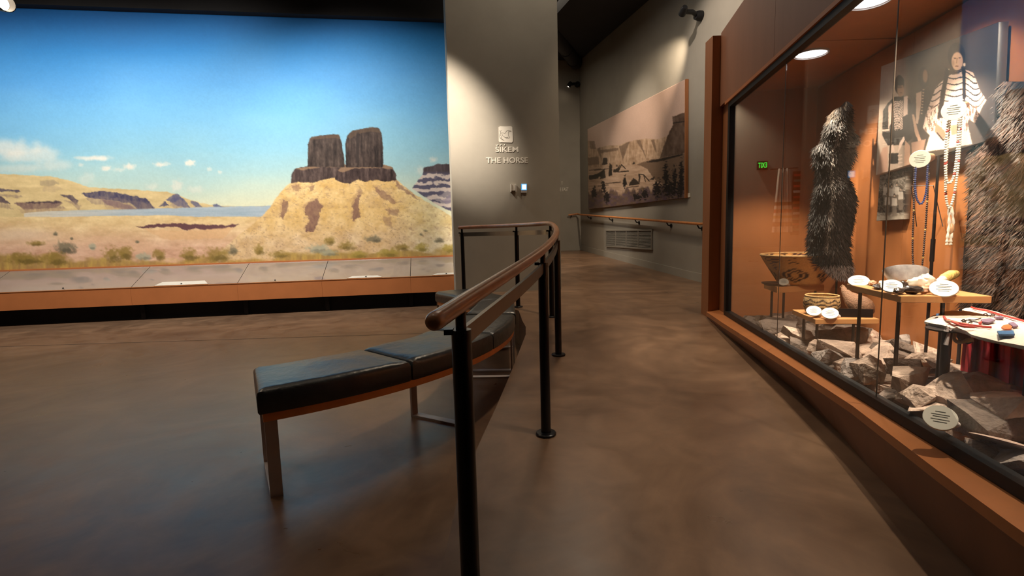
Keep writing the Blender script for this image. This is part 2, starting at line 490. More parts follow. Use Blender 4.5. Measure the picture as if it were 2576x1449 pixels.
# corridor walls
W0 = Vector((2.882, 7.512, 0)); W1 = Vector((1.839, 13.209, 0))
WD = (W1 - W0).normalized(); WN = Vector((-WD.y, WD.x, 0))      # towards the corridor
if WN.x > 0: WN = -WN
def WP(t, z, off=0.0):
    p = W0 + WD * t + WN * off; p.z = z; return p
WL = (W1 - W0).length
wb = MB()
wb.slab([WP(-4.2, -.1), WP(WL + .02, -.1), WP(WL + .02, 5.7), WP(-4.2, 5.7)], WN, .15)
tag(wb.build('wall_right', M_WALL), kind='structure')
ew = MB(); ew.box((-1.2, 13.29, 2.8), 6.2, .16, 5.8); tag(ew.build('wall_end', M_WALL), kind='structure')
bb = MB()
for i in range(8):
    t0 = -3 + (WL + 3) * i / 8; t1 = -3 + (WL + 3) * (i + 1) / 8
    za, zb = zr(WP(t0, 0).y), zr(WP(t1, 0).y)
    bb.hexa([WP(t0, za - .05, 0), WP(t1, zb - .05, 0), WP(t1, zb - .05, .018), WP(t0, za - .05, .018),
             WP(t0, za + .125, 0), WP(t1, zb + .125, 0), WP(t1, zb + .125, .012), WP(t0, za + .125, .012)])
tag(bb.build('baseboard_right', M_WALL), kind='structure')
be = MB(); be.box((-1, 13.2, zr(13.2) + .03), 5.7, .03, .17); tag(be.build('baseboard_end', M_WALL), kind='structure')

# free-standing wall panel with the gallery title
PP = Vector((.41, 7.145, 0)); PE = Vector((1, .1547, 0)).normalized(); PN_ = Vector((PE.y, -PE.x, 0))
def PI(x, y, off=0.0):
    return ATP(x, y, PP + PN_ * off, PN_)
pl = MB()
a = Vector((-.779, 6.961, 0)); b2 = Vector((.71, 7.191, 0)); dk = -PN_ * .62
pl.prism([(a.x, a.y), (b2.x, b2.y), (b2.x + dk.x, b2.y + dk.y), (a.x + dk.x, a.y + dk.y)], -.05, 5.72)
tag(pl.build('wall_partition', M_WALL), kind='structure')

# dark soffits and ducts under the black ceiling
so = MB()
so.hexa([WP(-1.5, 5.0, 0), WP(WL, 5.43, 0), WP(WL, 5.43, 1.6), WP(-1.5, 5.0, 1.2), WP(-1.5, 5.72, 0), WP(WL, 5.72, 0), WP(WL, 5.72, 1.6), WP(-1.5, 5.72, 1.2)])
tag(so.build('trim_1', M_BLACKCEIL), kind='structure')
so = MB(); so.slab([MU(-5.5, 4.735, -.30), MU(7.9, 4.765, -.30), MU(7.9, 5.72, -.30), MU(-5.5, 5.72, -.30)], MN, .16)
tag(so.build('trim_2', M_BLACKCEIL), kind='structure')
DUCTS = [((.3, 9.2, 5.35), (1.75, 13.1, 5.35), .16, 'round black air duct under the ceiling above the corridor'),
         (MU(-3, 4.98, .5), MU(6.6, 4.98, .5), .11, 'long black pipe under the ceiling above the mural')]
for p0, p1, r, lb in DUCTS:
    t = empty('ceiling_duct', p0, lb, 'duct')
    d = Vector(p1) - Vector(p0)
    MB().tube([Vector(p0) + d * k / 8 for k in range(9)], r, 16).build('pipe', M_DUCT, t)
    for k in (1, 3.5, 6, 7.5):
        c = Vector(p0) + d * k / 8
        MB().tube([c - d.normalized() * .02, c + d.normalized() * .02], r + .012, 16).build('collar', M_DUCT, t)
        MB().tube([c, c + Vector((0, 0, 5.7 - c.z))], .008, 6).build('hanger', M_DUCT, t)

# ================================================================== THE MURAL
def streak(x, y, sx, sy, s): return fbm(x / sx, y / sy, s, 4)
def mural_paint(co):
    x, y = PX(co)
    c = Canvas(x, y)
    ky = [-80, 30, 110, 200, 300, 380, 450, 520]
    kc = np.array([(20, 88, 160), (26, 100, 172), (40, 122, 190), (74, 142, 200), (108, 168, 208), (136, 186, 208), (174, 203, 202), (218, 220, 192)], float)
    yy = y + (fbm(x / 160, y / 60, 1) - .5) * 40 + (x - 600) * .02
    for k in range(3): c.c[:, k] = np.interp(yy, ky, kc[:, k])
    # clouds
    for cx, cy, rx, ry, al in [(20, 372, 120, 34, .6), (70, 392, 110, 24, .5), (130, 415, 90, 20, .4), (40, 425, 120, 18, .35), (243, 398, 48, 9, .8), (205, 397, 30, 6, .5),
                               (268, 424, 17, 9, .75), (326, 419, 20, 11, .8), (300, 427, 22, 7, .4), (203, 415, 10, 6, .5), (398, 414, 18, 9, .8), (418, 412, 14, 8, .5),
                               (478, 410, 19, 11, .85), (527, 426, 9, 7, .5), (553, 433, 8, 6, .5), (380, 470, 26, 12, .35), (446, 468, 22, 22, .5), (490, 478, 30, 14, .35), (220, 448, 30, 20, .25),
                               (1090, 402, 14, 10, .6), (1058, 428, 18, 14, .4)]:
        c.blob(cx, cy, rx, ry, (232, 222, 210), al, .8, .45, max(rx, 10) * .3, int(cx))
    # far mesas on the left
    def mesa(px, py):
        n = fbm(px / 30, py / 9, 21); k = np.stack([190 + 40 * n, 166 + 40 * n, 120 + 34 * n], -1); return k
    c.poly([(-400, 430), (0, 438), (60, 440), (130, 444), (170, 452), (200, 462), (225, 471), (330, 477), (420, 483), (440, 487), (470, 500), (505, 511), (545, 517), (600, 520), (690, 518), (690, 546), (-400, 560)], mesa, 2, 12)
    for P, col in [([(205, 486), (252, 480), (285, 484), (350, 495), (368, 499), (390, 525), (350, 528), (330, 512), (268, 503), (222, 498)], (66, 62, 92)),
                   ([(255, 502), (300, 508), (350, 527), (320, 528), (290, 522), (262, 512)], (132, 108, 108)),
                   ([(150, 490), (180, 490), (196, 505), (192, 515), (172, 500)], (84, 72, 84)),
                   ([(35, 510), (150, 507), (158, 512), (140, 524), (60, 528)], (122, 96, 92)), ([(60, 508), (150, 505), (156, 510), (70, 512)], (70, 56, 66)),
                   ([(-60, 472), (0, 475), (46, 478), (50, 484), (0, 482), (-60, 480)], (78, 68, 86)),
                   ([(-60, 485), (5, 494), (28, 514), (0, 508), (-60, 505)], (84, 70, 80)),
                   ([(398, 520), (416, 506), (426, 518)], (70, 70, 104)),
                   ([(418, 502), (436, 489), (448, 488), (464, 503), (480, 524), (445, 518)], (84, 84, 118)),
                   ([(478, 508), (490, 505), (512, 522), (492, 520)], (92, 94, 126)), ([(535, 514), (545, 512), (566, 522), (540, 522)], (92, 98, 132)),
                   ([(100, 455), (135, 452), (150, 462), (125, 468), (100, 466)], (168, 150, 120))]:
        c.poly(P, col, 3, 7, .95, 0, .35, 5, 9)
        lo = [(q[0] + 8, q[1] + 14) for q in P]; c.poly(lo, np.array(col) * .45 + np.array([190, 160, 130]) * .55, 5, 9, .6, 7, .6, 4, 16)
    # lake
    def lake(px, py):
        n = fbm(px / 60, py / 3, 31); t = np.clip((px - 80) / 300, 0, 1)
        return np.stack([195 - 45 * t + 30 * n, 190 - 20 * t + 22 * n, 175 + 10 * t + 18 * n], -1)
    c.poly([(60, 536), (140, 530), (300, 527), (690, 517), (690, 545), (400, 546), (60, 548)], lake, 1.5, 20)
    # plain
    def plain(px, py):
        n = fbm(px / 50, py / 14, 41); n2 = fbm(px / 12, py / 6, 44); t = sstep(545, 640, py)
        r = 226 - 6 * t + 36 * (n - .5) + 26 * (n2 - .5); g = 197 - 20 * t + 44 * (n - .5) + 30 * (n2 - .5); b = 146 + 4 * t + 44 * (n - .5) + 30 * (n2 - .5)
        pk = sstep(.5, .7, fbm(px / 90, py / 25, 47))[:, None] * .5
        k = np.stack([r, g, b], -1); return k * (1 - pk) + np.array([222, 180, 146]) * pk
    c.poly([(-400, 552), (0, 545), (130, 546), (300, 543), (420, 541), (500, 546), (700, 546), (700, 760), (-400, 760)], plain, 1.5, 20)
    c.blob(40, 590, 150, 26, (232, 206, 180), .6, .9)
    c.poly([(342, 571), (398, 563), (450, 562), (520, 566), (570, 567), (602, 562), (588, 571), (520, 579), (490, 575), (470, 580), (440, 570), (360, 575)], (104, 70, 74), 3.5, 9)
    c.poly([(360, 576), (470, 581), (590, 572), (560, 600), (420, 604)], (222, 176, 130), 4, 12, .6)
    # right-hand cliffs
    def cliffs(px, py):
        b = np.sin((py + 16 * fbm(px / 26, py / 20, 52)) * .33 + 1.0) * .5 + .5
        n = fbm(px / 9, py / 6, 53); t = sstep(.42, .60, b * .45 + n * .75 - .08)[:, None]
        tp = (1 - sstep(428, 440, py))[:, None]
        k = np.array([88, 84, 104]) * t + np.array([204, 188, 180]) * (1 - t)
        st = fbm(px / 3, py / 20, 55)[:, None]
        return k * (1 - tp) + (np.array([78, 66, 70]) + 40 * (st - .5)) * tp
    c.poly([(1036, 474), (1052, 452), (1062, 440), (1066, 421), (1090, 417), (1096, 413), (1200, 409), (1200, 560), (1100, 516)], cliffs, 2, 8)
    c.poly([(1090, 500), (1140, 470), (1200, 470), (1200, 540), (1120, 520)], (196, 184, 178), 5, 14, .5)
    c.poly([(1110, 505), (1150, 478), (1160, 490), (1125, 515)], (130, 120, 140), 3, 8, .6)
    # the mound
    def mound(px, py):
        n = fbm(px / 22, py / 18, 61); n2 = fbm(px / 6, py / 6, 63); t = sstep(960, 1110, px); d = sstep(540, 620, py)
        r = 226 + 30 * (n - .5) + 24 * (n2 - .5) - 4 * t; g = 190 + 40 * (n - .5) + 28 * (n2 - .5) + 12 * t + 4 * d; b = 128 + 54 * (n - .5) + 30 * (n2 - .5) + 22 * t + 22 * d
        dk = sstep(.60, .76, fbm(px / 5, py / 3.2, 65))[:, None] * .38 + sstep(.5, .7, fbm(px / 26, py / 14, 68))[:, None] * .16
        k = np.stack([r, g, b], -1); return k * (1 - dk) + np.array([150, 118, 96]) * dk
    c.poly([(520, 660), (560, 628), (602, 590), (640, 562), (672, 530), (690, 505), (704, 485), (722, 466), (742, 452), (860, 446), (994, 450), (1034, 482), (1080, 512), (1144, 549), (1260, 590), (1260, 680), (520, 700)], mound, 2.5, 10)
    for P, al in [([(783, 505), (800, 500), (806, 515), (813, 520), (804, 535), (800, 555), (792, 582), (766, 580), (778, 556), (772, 540), (764, 528)], .85),
                  ([(712, 504), (726, 508), (720, 528), (710, 552), (704, 548), (708, 525)], .7), ([(735, 468), (752, 462), (758, 476), (742, 482)], .45), ([(776, 468), (792, 466), (788, 482), (778, 480)], .5),
                  ([(898, 492), (908, 490), (902, 512), (908, 545), (886, 556), (890, 530), (884, 522)], .8), ([(905, 470), (912, 482), (904, 498), (898, 486)], .4),
                  ([(940, 466), (962, 480), (985, 495), (1000, 512), (988, 512), (962, 500), (950, 488)], .55), ([(990, 452), (1036, 486), (1055, 502), (1020, 486), (998, 468)], .6),
                  ([(970, 524), (1004, 530), (1002, 544), (976, 538)], .45), ([(960, 545), (985, 545), (988, 575), (970, 565)], .3)]:
        c.poly(P, (112, 80, 76), 6, 6, al, 3, .30, 4, 8)
        c.poly([(q[0] - 3, q[1] - 5) for q in P], (150, 112, 92), 10, 7, al * .45, 11, .7, 5, 7)
    # basalt tiers and columns
    def basalt(base, sd):
        def f(px, py):
            n = fbm(px / 5, py / 46, sd, 3); n2 = fbm(px / 3, py / 7, sd + 4, 3); n3 = fbm(px / 20, py / 24, sd + 8)
            k = np.array(base, float) + ((n - .5) * 62 + (n2 - .5) * 34 + (n3 - .5) * 44)[:, None] * np.array([1.05, .95, .85]); return k
        return f
    c.poly([(731, 460), (734, 438), (742, 424), (775, 418), (812, 414), (848, 411), (872, 416), (864, 432), (846, 446), (812, 452), (786, 460), (752, 458)], basalt((72, 57, 54), 71), 2, 7)
    c.poly([(742, 424), (812, 413), (850, 410), (872, 415), (860, 421), (810, 420), (760, 428)], (158, 126, 96), 2, 8, .75)
    c.poly([(842, 450), (850, 432), (862, 420), (880, 416), (960, 414), (986, 420), (996, 436), (998, 453), (968, 458), (944, 452), (918, 458), (902, 451), (880, 462), (856, 458)], basalt((70, 54, 52), 75), 2, 7)
    c.poly([(850, 430), (864, 417), (884, 413), (960, 413), (986, 420), (990, 426), (940, 422), (892, 424), (862, 434)], (156, 124, 96), 2, 8, .8)
    c.poly([(774, 414), (775, 362), (779, 348), (800, 342), (838, 338), (852, 340), (858, 352), (866, 398), (868, 420), (820, 420), (774, 420)], basalt((60, 48, 44), 81), 1.5, 7)
    c.poly([(777, 352), (784, 343), (852, 338), (858, 350), (840, 347), (800, 350)], (92, 70, 54), 1.5, 6, .7)
    c.poly([(870, 414), (869, 362), (873, 342), (886, 329), (914, 324), (936, 320), (952, 322), (960, 336), (964, 372), (964, 421), (920, 421), (870, 421)], basalt((62, 49, 45), 85), 1.5, 7)
    c.poly([(872, 344), (886, 329), (936, 319), (955, 324), (958, 334), (930, 331), (900, 337), (880, 350)], (92, 72, 56), 1.5, 6, .7)
    c.poly([(896, 335), (904, 333), (903, 408), (894, 410)], (50, 40, 38), 1.5, 6, .7)
    # foreground brush
    g = fbm(x / 7, y / 26, 91); g2 = fbm(x / 40, y / 20, 93)
    top = 622 + 34 * g2 + np.interp(x, [0, 300, 640, 800, 1147], [-6, 6, 4, -12, -18]) - (x - 570) * .0
    m = sstep(0, 16, y - top) * (.55 + .45 * g)
    cols = np.stack([164 + 46 * (g - .5) * 2, 134 + 44 * (g - .5) * 2, 66 + 30 * (g - .5) * 2], -1)
    c.mix(m, cols)
    bushes = [(165, 622, 34, 20, 0), (232, 620, 12, 10, 1), (140, 650, 40, 22, 2), (60, 650, 60, 18, 2), (285, 640, 34, 24, 2), (315, 636, 24, 22, 2), (360, 645, 26, 12, 1), (400, 640, 20, 18, 2), (475, 640, 30, 20, 2),
              (545, 640, 42, 24, 2), (585, 630, 14, 14, 0), (652, 628, 20, 16, 2), (700, 640, 30, 12, 2), (830, 605, 17, 15, 2), (800, 625, 38, 14, 1), (828, 636, 30, 10, 1), (872, 618, 30, 14, 2), (938, 601, 24, 12, 0), (900, 640, 30, 12, 3),
              (975, 636, 34, 14, 3), (1010, 622, 24, 12, 2), (1060, 622, 22, 14, 3), (1105, 604, 16, 8, 0), (1130, 625, 26, 14, 3), (1070, 580, 8, 4, 0), (1060, 590, 6, 4, 0), (345, 608, 6, 5, 0), (138, 588, 9, 6, 0), (180, 600, 5, 4, 0), (90, 612, 26, 9, 2)]
    pal = [(118, 112, 92), (172, 172, 150), (144, 120, 58), (168, 148, 70)]
    for i, (cx, cy, rx, ry, k) in enumerate(bushes):
        c.blob(cx, cy, rx, ry, pal[k], .8, .7, .5, 7, i * 3)
        c.blob(cx + rx * .2, cy + ry * .45, rx * .8, ry * .5, np.array(pal[k]) * .66, .55, .8, .5, 6, i * 3 + 1)
    n = fbm(x / 3.2, y / 3.2, 97, 2); c.c *= (1 + (n - .5) * .05)[:, None]
    return c.linear(1.0)

mur = empty('mural', MU(3, .83, -.45), 'painted desert mural with twin dark rock buttes under blue sky', 'mural')
grid_mesh('canvas', [MU(-1.6, 4.74, -.45), MU(7.15, 4.763, -.45), MU(7.15, .80, -.45), MU(-1.6, .80, -.45)], 760, 340, M_VCOL, mur, mural_paint, .012, MN)
fr = MB(); fr.slab([MU(-1.7, .795, -.425), MU(7.15, .795, -.425), MU(7.15, .822, -.425), MU(-1.7, .822, -.425)], MN, .03)
fr.build('bottom_bead', M_FASCIA, mur)

# ledge of slanted reading panels below the mural
lg = empty('reading_ledge', MU(3, 0, 0), 'long ledge of slanted grey reading panels along the mural', 'exhibit ledge')
seams = [-3.6, -1.85, -.08, 1.93, 3.444, 4.713, 6.11, 7.15]
ZT, ZB = .805, .515
for i in range(len(seams) - 1):
    s0, s1 = seams[i] + .004, seams[i + 1] - .004
    q = [MU(s0, ZB, .17), MU(s1, ZB, .17), MU(s1, ZT, -.44), MU(s0, ZT, -.44)]
    nrm = (q[1] - q[0]).cross(q[3] - q[0])
    pb = MB(); pb.slab(q, nrm, .012); pb.build('reading_panel', M_PANEL, lg)
    f0 = MB(); f0.slab([MU(s0 - .003, .248, .18), MU(s1 + .003, .248, .18), MU(s1 + .003, .512, .18), MU(s0 - .003, .512, .18)], MN, .025)
    f0.build('fascia_board', M_FASCIA, lg)
eb = MB(); eb.slab([MU(-3.6, .512, .186), MU(7.15, .512, .186), MU(7.15, .522, .186), MU(-3.6, .522, .186)], MN, .03)
eb.build('edge_strip', M_WOOD, lg)
kb = MB(); kb.slab([MU(-3.6, 0, 0), MU(7.15, 0, 0), MU(7.15, .5, 0), MU(-3.6, .5, 0)], MN, .05)
kb.build('kick_board', M_DARK, lg)
for s in (-.3, 2.0, 3.5, 4.75, 6.1):
    sb_ = MB(); sb_.slab([MU(s - .03, .003, .05), MU(s + .03, .003, .05), MU(s + .03, .5, .05), MU(s - .03, .5, .05)], MN, .05)
    sb_.build('support_rib', M_DARK, lg)
def panel_pt(s, k):    # k 0 = front edge, 1 = back edge
    return MU(s, ZB + (ZT - ZB) * k, .17 - .61 * k)
pn = (panel_pt(1, 0) - panel_pt(0, 0)).cross(panel_pt(0, 1) - panel_pt(0, 0)).normalized()
for s0, s1, k1 in [(2.25, 3.02, .17), (5.10, 5.66, .11), (6.47, 7.0, .10), (.15, .6, .02)]:
    q = [panel_pt(s0, .015) + pn * .012, panel_pt(s1, .015) + pn * .012, panel_pt(s1 - .08, k1) + pn * .012, panel_pt(s0 + .08, k1) + pn * .012]
    if k1 > .05: MB().slab(q, pn, .009).build('label_plate', M_PLATE, lg)
for s in (1.0, 2.63, 4.0, 5.4, 6.7):
    MB().lathe([(.012, 0), (.012, .008), (.004, .014)], panel_pt(s, .055) + pn * .012, 10, pn).build('screw', M_BLACK, lg)

# ================================================================== PRINTS ON THE PARTITION AND CORRIDOR WALLS
def lettering(name, txt, left, base, right_dir, up_dir, width, height, depth, mt, label, cat='lettering', squeeze=True, nrm=None):
    """raised letters, one part each"""
    t = empty(name, left, label, cat)
    cu = bpy.data.curves.new('tmp', 'FONT'); cu.body = txt; cu.size = 1.0; cu.extrude = .04; cu.offset = .010
    o = bpy.data.objects.new('tmp', cu); COL.objects.link(o)
    dg = bpy.context.evaluated_depsgraph_get(); dg.update()
    me = bpy.data.meshes.new_from_object(o.evaluated_get(dg))
    bpy.data.objects.remove(o)
    bm = bmesh.new(); bm.from_mesh(me)
    bmesh.ops.remove_doubles(bm, verts=bm.verts[:], dist=1e-5)
    seen = set(); comps = []
    for v in bm.verts:
        if v in seen: continue
        st = [v]; comp = []; seen.add(v)
        while st:
            a_ = st.pop(); comp.append(a_)
            for e in a_.link_edges:
                b_ = e.other_vert(a_)
                if b_ not in seen: seen.add(b_); st.append(b_)
        comps.append(comp)
    xs = [v.co.x for v in bm.verts]; x0, x1 = min(xs), max(xs)
    cap = .0
    big = [c for c in comps]
    cap = max(max(v.co.y for v in c) - min(v.co.y for v in c) for c in comps)
    n = Vector(nrm).normalized()
    base_l = []
    comps.sort(key=lambda c: min(v.co.x for v in c))
    groups = []
    for c in comps:
        a0, a1 = min(v.co.x for v in c), max(v.co.x for v in c)
        for g in groups:
            if min(a1, g[1]) - max(a0, g[0]) > .5 * min(a1 - a0, g[1] - g[0]):
                g[0] = min(g[0], a0); g[1] = max(g[1], a1); g[2].append(c); break
        else: groups.append([a0, a1, [c]])
    for g in groups:
        mb = MB(); idx = {}
        vs_ = [v for c in g[2] for v in c]
        for k, v in enumerate(vs_): idx[v] = k
        P = []
        for v in vs_:
            p = Vector(left) + Vector(right_dir) * ((v.co.x - x0) / (x1 - x0) * width) + Vector(up_dir) * (v.co.y / cap * height) + n * ((v.co.z + .04) / .08 * depth)
            P.append(p)
        fs_ = []
        S = set(vs_)
        for f in bm.faces:
            if f.verts[0] in S: fs_.append(tuple(idx[v] for v in f.verts))
        mb.add(P, fs_); mb.build('letter', mt, t)
    bm.free(); bpy.data.meshes.remove(me); bpy.data.curves.remove(cu)
    return t

def title(txt, px0, px1, pyb, pyt, name, label):
    L = PI(px0, pyb, .001); R = PI(px1, pyb - (px1 - px0) * .004, .001); T = PI(px0, pyt, .001)
    return lettering(name, txt, L, None, (R - L).normalized(), Vector((0, 0, 1)), (R - L).length, (T.z - L.z), .006, M_WHITE, label, nrm=PN_)
tt = title('SIKEM', 1246.5, 1304, 382.5, 369, 'wall_lettering', 'small cream raised lettering with accent marks above the larger title line')
for st in ([(1247.5, 364.2), (1250.2, 367.0), (1253.2, 364.0)], [(1258.0, 367.2), (1260.6, 363.6)], [(1268.2, 366.6), (1270.4, 362.6)]):
    MB().tube([PI(*p, .004) for p in st], .0055, 6).build('accent', M_WHITE, tt)
title('THE HORSE', 1223, 1328, 410, 396, 'wall_lettering', 'cream raised lettering reading THE HORSE on the grey partition')

# horse plaque
hp = empty('horse_plaque', PI(1271, 359, 0), 'cream square plaque with engraved running horse above the lettering', 'plaque')
out = [(1254, 320), (1258, 317.5), (1272, 318), (1286, 317.5), (1289, 320), (1290, 338), (1290.5, 355), (1288, 359), (1272, 358.5), (1257, 358), (1254.5, 355), (1254.5, 338)]
bk = [PI(*p, .001) for p in out]; ft = [PI(*p, .008) for p in out]; n = len(out)
MB().add(bk + ft, [tuple(range(n)), tuple(range(2 * n - 1, n - 1, -1))] + [(i, (i + 1) % n, n + (i + 1) % n, n + i) for i in range(n)]).build('plate', M_WHITE, hp)
def zz(pts): return [(1200 + x * .1449, 300 + y * .1449) for x, y in pts]
strokes = [[(385, 195), (400, 215), (420, 190)], [(402, 215), (405, 240), (395, 270), (390, 300), (400, 330)], [(405, 240), (440, 235), (485, 245), (510, 205), (540, 188), (575, 195), (595, 210), (575, 215), (548, 212)],
           [(548, 212), (540, 250), (548, 295), (570, 305), (560, 325), (500, 330), (505, 318), (540, 310)], [(430, 245), (440, 280), (480, 312), (500, 315)], [(400, 330), (430, 350), (470, 372)], [(405, 320), (440, 345), (472, 370)], [(400, 270), (430, 300), (415, 320)]]
for st in strokes:
    MB().tube([PI(*p, .0085) for p in zz(st)], .0024, 6).build('engraved_line', M_VENT, hp)

# thermostat and controller
th = empty('thermostat', PI(1290, 485, 0), 'small white thermostat with open guard on the grey partition', 'thermostat')
def pbox(x0, y0, x1, y1, o0, o1, name, mt, par):
    q = [PI(x0, y1, 0), PI(x1, y1, 0), PI(x1, y0, 0), PI(x0, y0, 0)]
    MB().hexa([p + PN_ * o0 for p in q] + [p + PN_ * o1 for p in q]).build(name, mt, par)
pbox(1285.5, 465, 1295, 480, .001, .05, 'body', M_PLATE, th)
pbox(1283.5, 463.5, 1285, 483, .001, .07, 'guard_side', M_PLATE, th); pbox(1295.5, 463.5, 1297, 483, .001, .07, 'guard_side', M_PLATE, th)
tc_ = empty('touch_controller', PI(1317, 485, 0), 'glowing blue touch screen controller beside the thermostat', 'controller')
pbox(1310, 462.5, 1324.5, 485, .001, .03, 'case', M_GREY, tc_); pbox(1310.6, 463.2, 1324, 478.8, .0295, .033, 'screen', M_SCREEN, tc_); pbox(1312.6, 465, 1322.4, 477, .0325, .0345, 'display', M_SCREENW, tc_)

# sign on the end wall, half hidden by the partition
def EWP(x, y): return AT(x, y, 13.205)
for txt, x0, x1, yb, yt in [('E EAST', 1409, 1430, 481, 472), ('T', 1411.5, 1416, 464.5, 457)]:
    L = EWP(x0, yb); R = EWP(x1, yb); T = EWP(x0, yt)
    lettering('wall_lettering', txt, L, None, Vector((1, 0, 0)), Vector((0, 0, 1)), R.x - L.x, T.z - L.z, .008, M_WHITE,
              'cream raised letters %s on the far end wall' % ('reading EAST' if len(txt) > 1 else 'above the word EAST'), nrm=(0, -1, 0))

# corridor painting
def camp_paint(co):
    x, y = PX(co); c = Canvas(x, y, (206, 176, 160))
    def Z5(P): return [(1400 + a * .3175, b * .3175) for a, b in P]
    def Z6(P): return [(1400 + a * .3175, 400 + b * .3175) for a, b in P]
    c.c += ((fbm(x / 30, y / 50, 5) - .5) * 18)[:, None]
    def cl(px, py):
        n = fbm(px / 3, py / 16, 7); n2 = fbm(px / 8, py / 5, 8)
        return np.array([188, 158, 132]) + ((n - .5) * 70 + (n2 - .5) * 40)[:, None]
    c.poly(Z5([(240, 1120), (280, 1112), (300, 1170), (320, 1178), (400, 1150), (490, 1152), (560, 1125), (640, 1105), (730, 1096), (790, 1106), (890, 1080), (890, 1260), (700, 1300), (480, 1350), (240, 1400)]), cl, 1.2, 5)
    for P in [[(495, 1162), (580, 1118), (525, 1272)], [(630, 1112), (662, 1108), (722, 1282), (684, 1200)], [(745, 1108), (775, 1105), (795, 1220)], [(245, 1250), (330, 1240), (340, 1300), (250, 1310)], [(322, 1180), (345, 1165), (360, 1280)], [(262, 1120), (300, 1118), (312, 1180), (270, 1180)],
              [(345, 1190), (490, 1170), (490, 1190), (350, 1215)]]:
        c.poly(Z5(P), (104, 84, 70), 1.2, 4, .65)
    def ck(px, py): return np.array([98, 78, 66]) + ((fbm(px / 5, py / 12, 9) - .5) * 60)[:, None]
    c.poly(Z5([(1030, 885), (1000, 895), (918, 925), (922, 990), (880, 1075), (815, 1260), (1030, 1210)]), ck, 1.2, 5)
    c.line(Z5([(925, 975), (1030, 960)]), 1.5, (50, 40, 36))
    def gd(px, py): return np.array([190, 160, 136]) + ((fbm(px / 16, py / 4, 11) - .5) * 60)[:, None]
    c.poly(Z5([(240, 1330), (480, 1318), (640, 1300), (720, 1270), (830, 1250), (1030, 1210), (1030, 1800), (240, 1800)]), gd, 1, 6)
    c.poly(Z5([(640, 1300), (760, 1265), (1030, 1215), (1030, 1500), (790, 1440), (760, 1400), (720, 1340)]), (112, 90, 74), 2.5, 8, .85)
    c.poly(Z5([(700, 1285), (1000, 1215), (1000, 1230), (800, 1285)]), (52, 42, 38), 1.5, 6)
    # tents and figures
    dk = (44, 36, 33)
    for P in [[(360, 1310), (370, 1250), (400, 1250), (405, 1300)], [(330, 1375), (390, 1330), (350, 1400), (260, 1410), (260, 1395)], [(430, 1310), (440, 1380), (415, 1400)], [(450, 1345), (480, 1335), (500, 1305), (495, 1365), (450, 1365)], [(600, 1300), (615, 1278), (622, 1298)], [(470, 1320), (478, 1300), (486, 1320)]]:
        c.poly(Z5(P), dk, .8, 4, .9)
    c.line(Z5([(495, 1345), (515, 1305), (545, 1335)]), 1.4, dk); c.line(Z5([(500, 1362), (570, 1355)]), 1.6, dk)
    for P in [[(255, 130), (340, 120), (330, 155), (260, 165)], [(350, 110), (380, 80), (390, 150), (345, 160)], [(580, 190), (610, 150), (650, 180), (660, 200), (570, 212)], [(650, 115), (665, 130), (660, 190), (650, 180)], [(735, 165), (780, 135), (770, 165)], [(520, 200), (545, 140), (560, 205)],
              [(420, 30), (440, 50), (440, 130), (412, 135)]]:
        c.poly(Z6(P), dk, 1, 4, .9)
    c.line(Z6([(655, 120), (690, 125), (735, 175)]), 1.4, dk); c.line(Z6([(690, 125), (705, 180)]), 1.0, dk)
    for a, b, l in [(300, 90, 120), (390, 195, 90), (330, 215, 80), (450, 190, 60), (560, 225, 90), (640, 240, 60), (260, 90, 90)]:
        c.line(Z6([(a, b), (a + l, b - l * .12)]), 1.2, (80, 64, 54), .8)
    # dark brush in front
    yb = 400 + .3175 * (270 + 60 * (fbm(x / 9, y / 40, 15) - .5) * 2 - (x - 1478) * .25)
    m = sstep(-3, 8, y - yb)
    c.mix(m * .85, np.stack([92 + 60 * (fbm(x / 7, y / 5, 16) - .5), 74 + 50 * (fbm(x / 7, y / 5, 16) - .5), 76 + 50 * (fbm(x / 7, y / 5, 17) - .5)], -1))
    for cx, cy, rx, ry in [(868, 140, 26, 110), (935, 160, 22, 100), (990, 120, 22, 120), (800, 235, 34, 80), (900, 240, 60, 70), (700, 280, 30, 40), (370, 220, 18, 60), (300, 270, 26, 50), (400, 300, 26, 50), (640, 300, 40, 30), (540, 180, 12, 60), (980, 230, 30, 90)]:
        c.blob(1400 + cx * .3175, 400 + cy * .3175, rx * .3175, ry * .3175, (34, 28, 30), .95, .4, .9, 3.2, cx)
    return c.linear(.95)
cp = empty('canvas_painting', WP(2, 1.68), 'monochrome sepia landscape painting of cliffs and tents on corridor wall', 'painting')
TLq = ATP(1478, 325, W0 + WN * .05, WN); TRq = ATP(1723, 200, W0 + WN * .05, WN); BRq = ATP(1722, 498, W0 + WN * .05, WN); BLq = ATP(1480, 527, W0 + WN * .05, WN)
grid_mesh('canvas', [TLq, TRq, BRq, BLq], 200, 200, M_PRINT, cp, camp_paint, .045, WN)
ln = MB(); ln.slab([BRq + WN * .002, BRq + WN * .002 - WD * .03, TRq + WN * .002 - WD * .03, TRq + WN * .002], WN, .046); ln.build('frame_edge', M_WOODD, cp)
wt = empty('wall_label', WP(-.3, 1.6), 'small white caption card on wall beside the sepia painting', 'label')
q = [ATP(a_, b_, W0 + WN * .012, WN) for a_, b_ in [(1725, 497), (1735, 496), (1735, 486), (1725, 487)]]
MB().slab(q, WN, .012).build('card', M_CREAM, wt)
MB().slab([q[3] + (q[0] - q[3]) * .35 + WN * .002, q[2] + (q[1] - q[2]) * .35 + WN * .002, q[2] + (q[1] - q[2]) * .28 + WN * .002, q[3] + (q[0] - q[3]) * .28 + WN * .002], WN, .002).build('print', M_GREY, wt)

